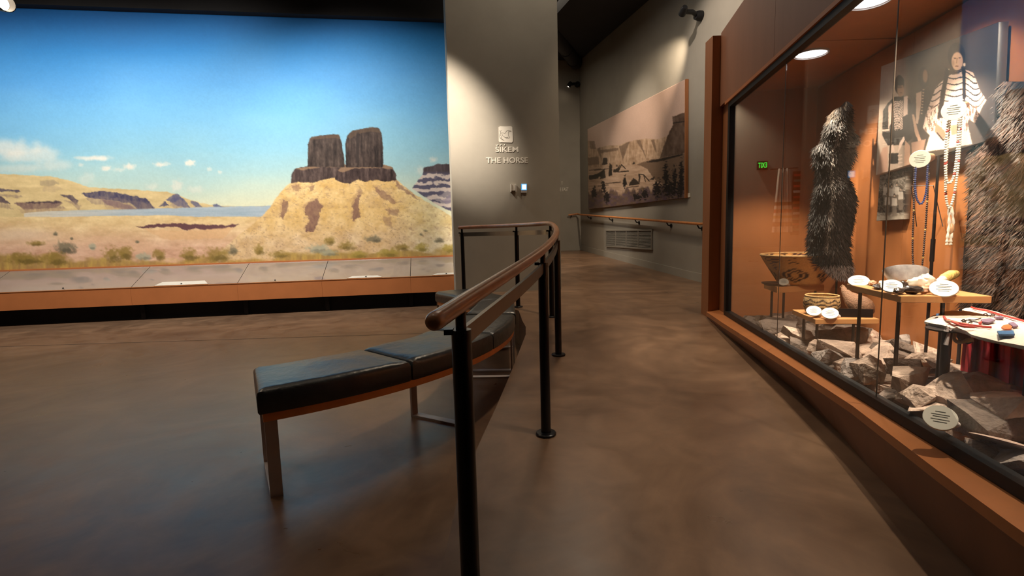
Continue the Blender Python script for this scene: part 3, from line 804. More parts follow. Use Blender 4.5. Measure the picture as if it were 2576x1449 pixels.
# air grille
vg = empty('air_grille', WP(2.5, .83), 'louvred metal air grille low on corridor wall under the handrail', 'air grille')
vt0, vt1, vz0, vz1 = (Vector((2.578, 9.169, 0)) - W0).length, (Vector((2.172, 11.391, 0)) - W0).length, .835, 1.165
MB().slab([WP(vt0, vz0, .004), WP(vt1, vz0, .004), WP(vt1, vz1, .004), WP(vt0, vz1, .004)], WN, .003).build('backing', M_DARK, vg)
for z0, z1 in ((vz0 - .02, vz0 + .004), (vz1 - .004, vz1 + .02)):
    MB().slab([WP(vt0 - .02, z0, .03), WP(vt1 + .02, z0, .03), WP(vt1 + .02, z1, .03), WP(vt0 - .02, z1, .03)], WN, .029).build('frame', M_VENT, vg)
for k in range(5):
    t = vt0 + (vt1 - vt0) * k / 4
    MB().slab([WP(t - .014, vz0, .028), WP(t + .014, vz0, .028), WP(t + .014, vz1, .028), WP(t - .014, vz1, .028)], WN, .026).build('mullion', M_VENT, vg)
for k in range(15):
    z = vz0 + (vz1 - vz0) * (k + .5) / 15
    MB().hexa([WP(vt0, z - .009, .022), WP(vt1, z - .009, .022), WP(vt1, z - .004, .022), WP(vt0, z - .004, .022),
               WP(vt0, z + .004, .008), WP(vt1, z + .004, .008), WP(vt1, z + .009, .008), WP(vt0, z + .009, .008)]).build('slat', M_VENT, vg)

# wall handrail with brackets
hr = empty('wall_handrail', WP(0, 1.25), 'slim orange wooden handrail on black brackets along corridor wall', 'handrail')
def hz(t): return 1.254 + (1.575 - 1.254) * t / 5.255
rp = [WP(-1.0, hz(-.1), .09), WP(-.02, hz(-.02), .09)] + [WP(t, hz(t), .09) for t in (1, 2.5, 4, 5.2, 5.6)] + [AT(1452, 538, 13.10), AT(1430, 541, 13.10)]
MB().tube(rp, .021, 12).build('rail', M_WALLRAIL, hr)
for t in (.05, 1.0, 2.25, 3.6, 5.0):
    b_ = WP(t, hz(t) - .075, 0); MB().tube([b_ + WN * .001, b_ + WN * .012], .035, 12).build('rosette', M_BLACK, hr)
    MB().tube([b_, b_ + WN * .06 + Vector((0, 0, .01)), b_ + WN * .088 + Vector((0, 0, .055))], .011, 8).build('bracket', M_BLACK, hr)
e_ = AT(1436, 546, 13.19); MB().tube([e_, e_ + Vector((0, -.06, .005)), e_ + Vector((0, -.09, .05))], .012, 8).build('bracket', M_BLACK, hr)

# picture spotlights on wall arms
def arm_lamp(base, head, aim, label, power, size, n):
    t = empty('wall_spotlight', base, label, 'spotlight')
    base = Vector(base); head = Vector(head); d = (Vector(aim) - head).normalized()
    MB().lathe([(.0, 0), (.07, 0), (.07, .05), (.055, .10), (.0, .10)], base, 16, n, False).build('mount', M_BLACK, t)
    md_ = base.lerp(head, .5) + Vector((0, 0, .025))
    MB().tube([base + Vector(n) * .07, md_, head], [.03, .034, .03], 10).build('arm', M_BLACK, t)
    MB().lathe([(.001, -.085), (.035, -.085), (.048, -.05), (.052, .045), (.046, .052), (.042, .03)], head, 18, d, False).build('lamp_head', M_BLACK, t)
    MB().lathe([(.0, .030), (.040, .032), (.040, .036), (.0, .038)], head, 16, d, False).build('lens', M_LAMPLENS, t)
    if power: spot('wall_spotlight_light', head + d * .075, aim, power, size, 1.0, (1, .80, .58), .03)
lb_ = ATP(1765, 40, W0, WN)
arm_lamp(lb_, lb_ + WN * .33 + Vector((0, -.10, .0)), ATP(1590, 330, W0, WN), 'black arm spotlight high on corridor wall beside the display case', 230, 62, WN)
l2 = AT(1452, 213, 13.2)
arm_lamp(l2, AT(1432, 214, 12.95), (-.45, 13.2, 1.6), 'black arm spotlight above the corner of the far end wall', 520, 44, (0, -1, 0))
# ================================================================== CURVED HANDRAIL
def catmull(P, n=8):
    P = [Vector(p) for p in P]; Q = [P[0] * 2 - P[1]] + P + [P[-1] * 2 - P[-2]]; out = []
    for i in range(1, len(Q) - 2):
        for k in range(n):
            t = k / n; a, b, c, d = Q[i - 1], Q[i], Q[i + 1], Q[i + 2]
            out.append(.5 * ((2 * b) + (c - a) * t + (2 * a - 5 * b + 4 * c - d) * t * t + (3 * b - a - 3 * c + d) * t ** 3))
    out.append(P[-1]); return out
def arc(a, r, z): return Vector((BC.x + r * cos(radians(a)), BC.y + r * sin(radians(a)), z))
hd = empty('curved_handrail', (.149, 2.462, .188), 'curved wooden handrail on black posts between ramp and bench', 'handrail')
posts = [Vector((-.128, 1.22, 1.045)), Vector((.154, 2.462, 1.124)), Vector((.337, 3.708, 1.205)), Vector((.385, 4.88, 1.28)), arc(31, 2.7, 1.282), arc(52.6, 2.7, 1.28)]
path = catmull([posts[0] - (posts[1] - posts[0]) * .13, posts[0], posts[1], posts[2], posts[3], arc(23, 2.71, 1.284), posts[4], arc(42, 2.7, 1.282), posts[5], arc(53.2, 2.7, 1.28)], 10)
n_ = len(path)
path = [path[0] - (path[1] - path[0]).normalized() * k for k in (.026, .022, .012)] + path
rr_ = [.006, .015, .020] + [.0215] * n_
MB().tube(path, rr_, 20).build('rail', M_RAILWOOD, hd)
# flat bar under the rail
bar = MB(); P_ = [p for p in path[3:] ]
i0 = min(range(len(P_)), key=lambda i: (P_[i] - posts[0]).length)
P_ = P_[i0:]
vs, fs = [], []
for i, p in enumerate(P_):
    t = (P_[min(i + 1, len(P_) - 1)] - P_[max(i - 1, 0)]); t.z = 0; t.normalize()
    s_ = Vector((t.y, -t.x, 0)) * .0065
    for dz, sg in ((-.062, -1), (-.062, 1), (-.110, 1), (-.110, -1)):
        vs.append(p + s_ * sg + Vector((0, 0, dz)))
for i in range(len(P_) - 1):
    a = 4 * i
    for k in range(4): fs.append((a + k, a + (k + 1) % 4, a + 4 + (k + 1) % 4, a + 4 + k))
fs += [(3, 2, 1, 0), tuple(4 * (len(P_) - 1) + k for k in range(4))]
bar.add(vs, fs); bar.build('flat_bar', M_BAR, hd)
for p in posts:
    zf = zr(p.y) - .002
    pst = MB().tube([(p.x, p.y, zf), (p.x, p.y, p.z - .062)], .025, 20).build('post', M_STEELBK, hd)
    MB().tube([(p.x, p.y, p.z - .07), (p.x, p.y, p.z - .012)], .0135, 14).build('spigot', M_STEELBK, pst)
    MB().lathe([(.0, .003), (.052, .003), (.052, .010), (.048, .014), (.026, .016)], (p.x, p.y, zf), 24, None, False).build('floor_flange', M_STEELBK, pst)
    t = Vector((0, 1, 0))
    MB().box((p.x - .03, p.y, p.z - .066), .022, .03, .014).build('bar_clip', M_STEELBK, pst)

# ================================================================== BENCHES
def cushion(inner, outer, zt, zb, name, parent, seed):
    """inner/outer: lists of points of equal length running along the seat"""
    nu = len(inner) - 1
    us = [0, .006, .02, .05] + [.05 + .9 * k / 10 for k in range(1, 10)] + [.95, .98, .994, 1]
    wv = [0, .015, .05, .10] + [.1 + .8 * k / 8 for k in range(1, 8)] + [.90, .95, .985, 1]
    def pos(u, v):
        x = u * nu; i = min(int(x), nu - 1); f = x - i
        a = inner[i].lerp(inner[i + 1], f); b = outer[i].lerp(outer[i + 1], f)
        return a.lerp(b, v)
    L = sum((inner[i + 1] - inner[i]).length for i in range(nu)); Wd = (outer[0] - inner[0]).length
    vs, fs = [], []
    for u in us:
        for v in wv:
            p = pos(u, v)
            d = min(u * L, (1 - u) * L, v * Wd, (1 - v) * Wd)
            r = .03; dz = 0 if d >= r else r - sqrt(max(0, r * r - (r - d) ** 2))
            nz = mnoise.noise(Vector((p.x * 5 + seed, p.y * 5, .3))) * .006 + mnoise.noise(Vector((p.x * 16 + seed, p.y * 22, 2.3))) * .0022
            dome = .008 * sin(pi * u) * sin(pi * v)
            vs.append((p.x, p.y, zt - dz + dome + (nz if d > .02 else 0)))
    nv = len(wv)
    for i in range(len(us) - 1):
        for j in range(nv - 1):
            a = i * nv + j; fs.append((a, a + nv, a + nv + 1, a + 1))
    ring = [j for j in range(nv)] + [i * nv + nv - 1 for i in range(1, len(us))] + [(len(us) - 1) * nv + j for j in range(nv - 2, -1, -1)] + [i * nv for i in range(len(us) - 2, 0, -1)]
    b = len(vs); c = sum((Vector(vs[k]) for k in ring), Vector()) / len(ring)
    for k in ring: vs.append((vs[k][0], vs[k][1], zb + .012))
    b2_ = len(vs)
    for k in ring:
        q = Vector(vs[k]); q = q.lerp(Vector((c.x, c.y, q.z)), .02); vs.append((q.x, q.y, zb))
    R_ = len(ring)
    for k in range(R_):
        fs.append((ring[k], ring[(k + 1) % R_], b + (k + 1) % R_, b + k)); fs.append((b + k, b + (k + 1) % R_, b2_ + (k + 1) % R_, b2_ + k))
    fs.append(tuple(b2_ + k for k in range(R_)))
    mb = MB(); mb.add(vs, fs, True); return mb.build(name, M_LEATHER, parent)

def band(inner, outer, z0, z1, name, parent, mt):
    n = len(inner); vs = [(*p[:2], z) for z in (z0, z1) for L in (inner, outer) for p in L]; fs = []
    A, B_, C_, D_ = 0, n, 2 * n, 3 * n
    for i in range(n - 1):
        fs += [(A + i, A + i + 1, B_ + i + 1, B_ + i), (C_ + i, D_ + i, D_ + i + 1, C_ + i + 1), (A + i, C_ + i, C_ + i + 1, A + i + 1), (B_ + i, B_ + i + 1, D_ + i + 1, D_ + i)]
    fs += [(A, B_, D_, C_), (A + n - 1, C_ + n - 1, D_ + n - 1, B_ + n - 1)]
    mb = MB(); mb.add(vs, fs); return mb.build(name, mt, parent)

def leg_frame(pi, po, parent, side):
    """flat-bar loop frame standing on the floor, pi/po = inner and outer foot, side = unit vector along the bench"""
    d = (po - pi).normalized(); w_ = .055; h = .40; k = .014
    t = MB()
    for a, b in ((pi, 1), (po, -1)):
        c = Vector((a.x, a.y, 0)) + d * b * k / 2
        t.box(c + Vector((0, 0, h / 2)), k, w_, h, (d, side, Vector((0, 0, 1))))
    md_ = (pi + po) / 2
    t.box((md_.x, md_.y, k / 2), (po - pi).length, w_, k, (d, side, Vector((0, 0, 1))))
    t.box((md_.x, md_.y, h - k / 2), (po - pi).length, w_, k, (d, side, Vector((0, 0, 1))))
    o = t.build('leg_frame', M_BENCHLEG, parent)
    for s in (-.012, .012):
        c = Vector((po.x, po.y, h - .022)) + side * s
        MB().lathe([(.006, 0), (.006, .003), (.002, .005)], c, 8, d).build('bolt', M_GREY, o)
    return o

b1 = empty('curved_bench', arc(-30, 2.0, 0), 'long curved black leather bench on steel legs left of the handrail', 'bench', 'benches in the seating circle')
ZT_, ZB_ = .535, .418
RI, RO = 1.78, 2.27
for i, (a0, a1) in enumerate([(-61.5, -42.0), (-41.7, -21.6), (-21.3, -1.2)]):
    A_ = [a0 + (a1 - a0) * k / 10 for k in range(11)]
    cushion([arc(a, RI, 0) for a in A_], [arc(a, RO, 0) for a in A_], ZT_, ZB_, 'cushion', b1, i * 3.1)
A_ = [-61 + 59.6 * k / 24 for k in range(25)]
band([arc(a, RI + .02, 0) for a in A_], [arc(a, RO - .012, 0) for a in A_], .378, .419, 'seat_board', b1, M_BENCHWOOD)
for a in (-60.2, -30.3, -2.2):
    tang = Vector((-sin(radians(a)), cos(radians(a)), 0))
    leg_frame(arc(a, RI + .03, 0), arc(a, RO - .03, 0), b1, tang)
# second bench beyond it
b2 = empty('curved_bench', (-.3, 5.2, 0), 'far black leather bench in front of the return handrail', 'bench', 'benches in the seating circle')
def ev(P, n=8): return [Vector(P[0]).lerp(Vector(P[1]), k / n) for k in range(n + 1)]
g_i, g_o = ATZ(1172, 786, .535), ATZ(1297, 784, .535)
j_i = ATZ(1206, 756, .535); e_i = ATZ(1094, 733.5, .535)
dd = (e_i - j_i); dd.z = 0; L_ = dd.length; dd.normalize(); pp = Vector((dd.y, -dd.x, 0)) * .46
e_o = e_i + pp; j_o = j_i + pp * .9
z0_ = lambda v: Vector((v.x, v.y, 0))
g_i, g_o, j_i, e_i, e_o, j_o = map(z0_, (g_i, g_o, j_i, e_i, e_o, j_o))
cushion(ev((g_i, j_i)), ev((g_o, j_o)), ZT_, ZB_, 'cushion', b2, 11.0)
cushion(ev((j_i + dd * .012, e_i)), ev((j_o + dd * .012, e_o)), ZT_, ZB_, 'cushion', b2, 15.0)
ins = lambda a, b: (a.lerp(b, .04), b.lerp(a, .04))
s0, s1, s2 = ins(g_i, g_o), ins(j_i, j_o), ins(e_i - dd * .02, e_o - dd * .02)
band([s0[0], s1[0], s2[0]], [s0[1], s1[1], s2[1]], .378, .419, 'seat_board', b2, M_BENCHWOOD)
leg_frame(s2[0] - dd * .06, s2[1] - dd * .06, b2, dd)
leg_frame(s0[0] + Vector((0, .05, 0)), s0[1] + Vector((0, .05, 0)), b2, Vector((0, 1, 0)))
leg_frame(s1[0], s1[1], b2, dd)

# ================================================================== CEILING TRACK LAMPS
def track_lamp(pos, aim, label, lens=M_LAMPLENS, top=5.7):
    t = empty('track_spotlight', pos, label, 'spotlight', 'track spotlights under the dark ceiling')
    pos = Vector(pos); d = (Vector(aim) - pos).normalized(); q = pos - d * .12
    MB().lathe([(.0, -.10), (.055, -.10), (.06, -.04), (.072, .09), (.066, .09), (.058, .02)], q, 18, d, False).build('lamp_head', M_BLACK, t)
    MB().lathe([(.0, .02), (.056, .022), (.056, .028), (.0, .03)], q, 16, d, False).build('lens', lens, t)
    MB().tube([q - d * .03, q - d * .03 + Vector((0, 0, top - q.z))], .012, 8).build('stem', M_BLACK, t)
tl = AT(22, 8, 4.6)
track_lamp(tl, PILLAR_LAMP + Vector((1.5, -1.2, -2)), 'bright glaring spotlight at the top corner above the mural')
# ================================================================== DISPLAY CASE
GY0 = 4.337
def gx(y): return 1.895 + .1508 * (y - GY0)
GD = Vector((.1508, 1, 0)).normalized(); GN = Vector((-GD.y, GD.x, 0))      # towards the visitors
def GP(y, z, off=0.0):
    p = Vector((gx(y), y, z)) + GN * off; return p
def bx(y): return 2.55 + .13 * (y - 4.2)
BD = Vector((.13, 1, 0)).normalized(); BN = Vector((-BD.y, BD.x, 0))
def BP(y, z, off=0.0):
    return Vector((bx(y), y, z)) + BN * off
dc = empty('display_case', (1.95, 3.0, .2), 'built-in wooden display case with large glass front and dark frame', 'display case')
YN, YF = .2, 4.40          # near end (behind the viewer's shoulder) and far end of the glass
ZS, ZTOP = .44, 2.255
SILL = [(1.744, 4.103), (1.585, 2.835), (1.489, 2.146), (1.362, 1.55), (1.307, 1.254), (1.14, .2)]
BOT = [(1.815, 4.70), (1.749, 3.62), (1.667, 2.663), (1.524, 2.036), (1.432, 1.456), (1.22, .2)]
# sill
sp = [(1.83, 4.69)] + SILL
sl = MB(); vs = []; fs = []
for x, y in sp:
    g = GP(min(y, 4.55), 0, .0)
    vs += [(x, y, .415), (g.x + .02, y, .432), (x, y, .378), (g.x + .02, y, .378)]
for i in range(len(sp) - 1):
    a = 4 * i; b = a + 4
    fs += [(a, a + 1, b + 1, b), (a, b, b + 2, a + 2), (a + 2, b + 2, b + 3, a + 3)]
fs += [(0, 2, 3, 1)]
sl.add(vs, fs); sl.build('sill', M_WOOD, dc)
# slanted base board below the sill
bs = MB(); vs = []; fs = []
def lerp_line(P, y):
    P = sorted(P, key=lambda q: q[1])
    for (x0, y0), (x1, y1) in zip(P[:-1], P[1:]):
        if y0 <= y <= y1: return x0 + (x1 - x0) * (y - y0) / (y1 - y0)
    return P[0][0] if y < P[0][1] else P[-1][0]
YS = [4.69, 4.3, 4.0, 3.62, 3.2, 2.835, 2.4, 2.036, 1.75, 1.456, 1.2, .8, .2]
for y in YS:
    x = lerp_line(sp, y) + .012; xb = lerp_line(BOT, y)
    vs += [(x, y, .380), (x + (xb - x) * .12, y, .352), (x + (xb - x) * .14 + .006, y, .347), (xb, y, zr(y) - .01)]
for i in range(len(YS) - 1):
    for k in range(3): a = 4 * i + k; fs.append((a, a + 1, a + 5, a + 4))
bs.add(vs, fs); bs.build('base_board', M_BASE, dc)
# end fin beside the corridor
fx0 = ATZ(1772, 797, .371)
FY = 4.69
def fin(px0, px1, dy, zt, mt, name):
    l = AT(px0, 500, FY).x; r = AT(px1, 500, FY).x
    MB().hexa([(l, FY, .36), (r, FY, .36), (r, FY + dy, .36), (l, FY + dy, .36), (l, FY, zt), (r, FY, zt), (r, FY + dy, zt), (l, FY + dy, zt)]).build(name, mt, dc)
fin(1786, 1850, .17, 2.90, M_WOODD, 'end_fin')
# header boards above the glass, joined at a visible seam
HT = 2.92
hseam = [4.69, ATP(1950, 60, GP(3, 0, .03), GN).y, 2.0, YN]
for y1, y0 in zip(hseam[:-1], hseam[1:]):
    MB().slab([GP(y0 + .002, ZTOP + .03, .03), GP(y1 - .002, ZTOP + .03, .03), GP(y1 - .002, HT, .03), GP(y0 + .002, HT, .03)], GN, .03).build('header_board', M_HEADER, dc)
MB().slab([GP(YN, ZTOP + .005, .035), GP(4.5, ZTOP + .005, .035), GP(4.5, ZTOP + .03, .035), GP(YN, ZTOP + .03, .035)], GN, .05).build('header_trim', M_FASCIA, dc)
MB().prism([GP(YN, 0, .0)[:2], GP(4.86, 0, .0)[:2], (3.25, 4.7), (2.7, YN)], HT - .02, HT).build('case_roof', M_WOODD, dc)
# stile between fin and glass frame
MB().slab([GP(4.42, .40, .0), GP(4.72, .40, .0), GP(4.72, ZTOP + .04, .0), GP(4.42, ZTOP + .04, .0)], GN, .03).build('end_stile', M_WOODD, dc)
# black glazing frame
fw = .035
def gbar(y0, y1, z0, z1, name='glazing_bar'):
    MB().slab([GP(y0, z0, .022), GP(y1, z0, .022), GP(y1, z1, .022), GP(y0, z1, .022)], GN, .05).build(name, M_BLACK, dc)
gbar(YF - .01, YF + .04, ZS - .01, ZTOP + .005); gbar(YN, YF, ZTOP - .035, ZTOP + .005); gbar(YN, YF, ZS - .012, ZS + .03)
# panes
gs = [YF, ATP(1966, 500, GP(3, 0), GN).y, ATP(2232, 500, GP(3, 0), GN).y, YN]
for y1, y0 in zip(gs[:-1], gs[1:]):
    MB().slab([GP(y0 + .003, ZS + .02, .0), GP(y1 - .003, ZS + .02, .0), GP(y1 - .003, ZTOP - .03, .0), GP(y0 + .003, ZTOP - .03, .0)], GN, .006).build('glass_pane', M_GLASS, dc)
for y in gs[1:-1]:
    MB().slab([GP(y - .0018, ZS + .02, .001), GP(y + .0018, ZS + .02, .001), GP(y + .0018, ZTOP - .03, .001), GP(y - .0018, ZTOP - .03, .001)], GN, .004).build('silicone_joint', M_SEAL, dc)
# inside: floor, back, end wall, ceiling
CZ = 2.335
be0, be1 = GP(4.43, 0, -.012), BP(4.29, 0)
MB().prism([GP(YN, 0, -.01)[:2], be0[:2], be1[:2], BP(YN, 0)[:2]], .36, .405).build('case_floor', M_BASE, dc)
MB().slab([be0 + Vector((0, 0, .3)), be1 + Vector((0, 0, .3)), be1 + Vector((0, 0, CZ + .3)), be0 + Vector((0, 0, CZ + .3))], Vector((0, -1, 0)), .05).build('end_wall', M_WOOD, dc)
bsm = [4.29, 3.10, 2.05, YN]
for y1, y0 in zip(bsm[:-1], bsm[1:]):
    MB().slab([BP(y0 + .001, .3), BP(y1 - .001, .3), BP(y1 - .001, CZ - .012), BP(y0 + .001, CZ - .012)], BN, .03).build('back_panel', M_WOOD, dc)
csm = [4.43, ATP(2060, 82, GP(3, 0), GN).y + .45, 1.6, YN]
for y1, y0 in zip(csm[:-1], csm[1:]):
    MB().prism([GP(y0 + .002, 0, -.01)[:2], GP(y1 - .002, 0, -.01)[:2], BP(y1 - .002 - .02, 0, -.03)[:2], BP(y0 + .002, 0, -.03)[:2]], CZ, CZ + .02).build('ceiling_panel', M_WOOD, dc)

# recessed case lamps
def case_lamp(y, off, aim, power, size, label, col=(1, .84, .64), k=1.0):
    p = GP(y, CZ, -off)
    t = empty('recessed_lamp', p, label, 'lamp', 'recessed lamps in the display case ceiling')
    MB().lathe([(.078 * k, -.012), (.084 * k, -.012), (.084 * k, .0), (.07 * k, .002)], p, 24, None, False).build('ring', M_GREY, t)
    MB().lathe([(.0, -.003), (.075 * k, -.003), (.075 * k, -.001), (.0, -.001)], p, 20, None, False).build('lens', M_PUCK, t)
    spot('recessed_lamp_light', p + Vector((0, 0, -.03)), aim, power, size, .5, col, .025)
# ================================================================== THINGS IN THE CASE
case_lamp(3.50, .245, (2.02, 3.85, .75), 150, 70, 'bright round recessed lamp in the case ceiling nearest the corridor', k=1.25)
case_lamp(2.72, .20, (2.24, 2.50, .80), 190, 68, 'bright round recessed lamp in the case ceiling above the shell shelf', k=1.2)
case_lamp(3.86, .06, (2.42, 2.95, .92), 120, 62, 'small recessed lamp in the case ceiling above the large basket', k=.5)
case_lamp(1.75, .30, (1.88, 2.0, .62), 165, 96, 'round recessed lamp in the case ceiling above the beaded hide')
case_lamp(2.05, .14, (2.36, 2.78, 1.72), 62, 46, 'added unseen recessed lamp in the case ceiling brightening the photograph panel')  # extra lamp added out of view to light the panel's upper part

def rock_mesh(seed, a, b, c):
    rnd = random.Random(seed); bm = bmesh.new()
    for _ in range(14):
        v = Vector((rnd.uniform(-1, 1), rnd.uniform(-1, 1), rnd.uniform(-1, 1)))
        mx = max(abs(v.x), abs(v.y), abs(v.z)); v = v / mx * rnd.uniform(.78, 1.0) if mx > 1e-3 else v
        bm.verts.new((v.x * a, v.y * b, v.z * c))
    bmesh.ops.convex_hull(bm, input=bm.verts[:])
    for v in [v for v in bm.verts if not v.link_faces]: bm.verts.remove(v)
    bmesh.ops.subdivide_edges(bm, edges=bm.edges[:], cuts=1, use_grid_fill=True)
    for v in bm.verts: v.co += Vector([mnoise.noise(v.co * 9 + Vector((seed, i * 7, 0))) for i in range(3)]) * min(a, b, c) * .16
    me = bpy.data.meshes.new('stone'); bm.to_mesh(me); bm.free(); return me
M_ROCKS = [mat('stone_a', (.42, .31, .245), .85, var=.45, scale=11, bump=.9, bscale=40), mat('stone_b', (.30, .25, .225), .85, var=.45, scale=11, bump=.9, bscale=40),
           mat('stone_c', (.15, .112, .092), .85, var=.45, scale=11, bump=.9, bscale=40), mat('stone_d', (.52, .39, .315), .85, var=.38, scale=11, bump=.9, bscale=40)]
RN = 0
def rock(p, a, b, c, rot, label, mi=None, seed=None):
    global RN
    RN += 1; s = seed if seed is not None else RN * 13
    me = rock_mesh(s, a, b, c); o = bpy.data.objects.new('stone', me); COL.objects.link(o)
    me.materials.append(M_ROCKS[(s // 13 + RN) % 4 if mi is None else mi])
    o.location = p; o.rotation_euler = rot
    return tag(o, label, 'stone', 'loose stones on the case floor')
rnd = random.Random(21)
# large stones placed one by one: picture point, height above the case floor, half sizes
BIG = [((2215, 775 + 95), 3, (.13, .10, .06), 'pale flat stone slab at the back wall behind the shell shelf', 3), ((2290, 880), 2.9, (.07, .07, .09), 'upright pointed grey stone against the back wall', 1),
       ((2352, 905), 2.72, (.09, .06, .08), 'broad pale upright stone leaning on the back wall', 3), ((2180, 925), 2.35, (.085, .075, .07), 'pointed tan boulder in the middle of the rubble', 0),
       ((2270, 920), 2.45, (.14, .10, .07), 'large dark slab in the shade under the shell shelf', 2), ((2190, 955), 2.1, (.13, .08, .05), 'thick tan slab with dark underside near the glass', 0),
       ((2060, 900), 2.72, (.10, .07, .06), 'grey angular stone with a steep dark side near the glass', 1), ((2100, 925), 2.45, (.11, .06, .035), 'dark grey wedge slab against the glass', 1),
       ((2005, 835), 3.2, (.13, .06, .04), 'long flat stone with a pale top below the small shelf', 3), ((2120, 875), 2.75, (.13, .08, .04), 'wide flat tan stone beside the shelf rod', 0),
       ((2320, 985), 2.0, (.15, .09, .05), 'broad tan stone in front of the shelf rods', 0), ((2445, 960), 2.05, (.16, .09, .075), 'large rounded rough boulder under the red cloth', 1),
       ((2430, 1000), 1.85, (.16, .08, .06), 'pale flat slab behind the tall black post', 3), ((2230, 1020), 1.9, (.16, .09, .02), 'flat pinkish slab lying along the glass', 3),
       ((2420, 1120), 1.60, (.20, .13, .02), 'wide flat slab under the round label card', 3), ((2550, 1020), 1.72, (.13, .10, .08), 'rough white-grained boulder at the picture edge', 3),
       ((2480, 1045), 1.72, (.13, .10, .055), 'dark brown stone beside the round label card', 2), ((2540, 1150), 1.48, (.12, .09, .03), 'small pale slab near the glass at the picture edge', 1),
       ((1960, 815), 3.6, (.17, .12, .05), 'dark stone slab in the far corner under the basket', 2), ((1925, 800), 3.95, (.12, .07, .03), 'thin flat stone against the end wall', 0),
       ((2090, 845), 3.1, (.12, .09, .05), 'brown stone under the small shelf', 2), ((2160, 850), 3.1, (.12, .08, .05), 'whitish chipped stone behind the small shelf', 3)]
for (px, py), Y, (a, b, c), lb, mi in BIG:
    p = AT(px, py, Y)
    p.x = max(p.x, gx(p.y) + .03 + min(a, b)); p.x = min(p.x, bx(p.y) - .02 - min(a, b) * .8)
    p.z = max(p.z - c * .3, .41 + c * .6)
    rock(p, a * .95, b, c, (rnd.uniform(-.25, .25), rnd.uniform(-.25, .25), rnd.uniform(-.6, .6) + 1.2), lb, mi)
ZONES = [(1.45, 'near end of the case'), (1.95, 'tall black post'), (2.5, 'shell shelf'), (3.1, 'low shelf'), (3.6, 'large basket'), (9, 'far corner of the case')]
TONE = ['tan', 'grey', 'dark brown', 'pale sandy']; SEEN = {}
y = 1.12
while y < 4.15:
    wdt = bx(y) - gx(y)
    for k in range(3):
        t = (k + rnd.uniform(.25, .75)) / 3
        s = rnd.uniform(.085, .135)
        x = gx(y) + .05 + (wdt - .1) * t; yy = y + rnd.uniform(-.05, .05)
        c = s * rnd.uniform(.3, .5); lay = .05 * t
        x = max(x, gx(yy) + .02 + s * .95); x = min(x, bx(yy) - s * .9)
        mi = rnd.randrange(4); zone = next(z for lim, z in ZONES if yy < lim)
        lane = ('against the glass', 'amid the rubble', 'along the back wall')[k]
        lb = '%s angular stone %s below the %s' % (TONE[mi], lane, zone) if 'case' not in zone else '%s angular stone %s at the %s' % (TONE[mi], lane, zone)
        SEEN[lb] = SEEN.get(lb, 0) + 1
        if SEEN[lb] > 1: lb = lb.replace('angular', ('', 'small angular', 'flat angular', 'broken angular', 'rough angular')[min(SEEN[lb] - 1, 4)])
        rock((x, yy, .41 + c * .7 + lay * rnd.random()), s * 1.15, s * .9, c, (rnd.uniform(-.35, .35), rnd.uniform(-.35, .35), rnd.uniform(0, 6)), lb, mi)
    y += .165

# ---------------- shelves on rods
def shelf(name, z, L_px, F_px, R_px, th, rods, label):
    t = empty(name, ATZ(*F_px, z) * 1.0, label, 'shelf')
    L, F, R = ATZ(*L_px, z), ATZ(*F_px, z), ATZ(*R_px, z); B = L + R - F
    MB().slab([F, R, B, L], (0, 0, 1), th).build('board', M_SHELF, t, bevel=.003)
    for px, Y in rods:
        p = AT(px, 760, Y); MB().tube([(p.x, p.y, .41), (p.x, p.y, z - th + .001)], .0085, 10).build('rod', M_ROD, t)
    return L, F, R, B
Z1, Z2, Z3 = .897, .656, .767
shelf('shell_shelf', Z1, (2130, 714), (2266, 744.5), (2496, 745), .030, [(2163, 2.50), (2262, 2.20), (2372, 2.16)], 'wooden shelf on black rods holding shells and label discs')
shelf('low_shelf', Z2, (1993, 778.5), (2051, 803), (2212, 802), .030, [(2024, 3.10), (2058, 2.99), (2150, 2.98)], 'low wooden shelf on black rods holding the small basket')
shelf('basket_shelf', Z3, (1922, 711), (1955, 722), (2074, 716), .045, [(1941, 3.72), (1971, 3.66), (2050, 3.72)], 'wooden shelf in the far corner under the large patterned basket')

# ---------------- baskets
def zigstep(a, n, h):
    f = (a * n) % 1.0; f = abs(f * 2 - 1); return np.floor(f * 5) / 5
def basket(name, c, prof, thick, label, painter, seg=96):
    t = empty(name, c, label, 'basket')
    full = prof + [(r - thick, h) for r, h in reversed(prof)][:-1] + [(.0, prof[0][1] + thick)]
    P = []
    for (r0, h0), (r1, h1) in zip(full[:-1], full[1:]):
        for k in range(6): P.append((r0 + (r1 - r0) * k / 6, h0 + (h1 - h0) * k / 6))
    P.append(full[-1])
    mb = MB(); mb.lathe([(0, prof[0][1])] + P, c, seg, None, False)
    v = np.array(mb.v); a = (np.arctan2(v[:, 1] - c[1], v[:, 0] - c[0]) / (2 * pi)) % 1.0; h = (v[:, 2] - c[2]) / prof[-1][1]
    r = np.hypot(v[:, 0] - c[0], v[:, 1] - c[1])
    idx = np.arange(len(v)) // seg
    inner = idx > (len(prof) - 1) * 6 + 1
    mb.build('bowl', M_WEAVE, t, cols=painter(a, h, r, inner))
    rim = prof[-1]
    MB().tube([(c[0] + (rim[0] - thick / 2) * cos(2 * pi * k / 48), c[1] + (rim[0] - thick / 2) * sin(2 * pi * k / 48), c[2] + rim[1]) for k in range(49)], thick * .75, 8, False).build('rim', mat('basket_rim', (.50, .30, .12), .8, var=.3, scale=60), t)
    return t
TAN = np.array(lin((214, 160, 96))); DRK = np.array(lin((58, 34, 30))); PUR = np.array(lin((80, 48, 64)))
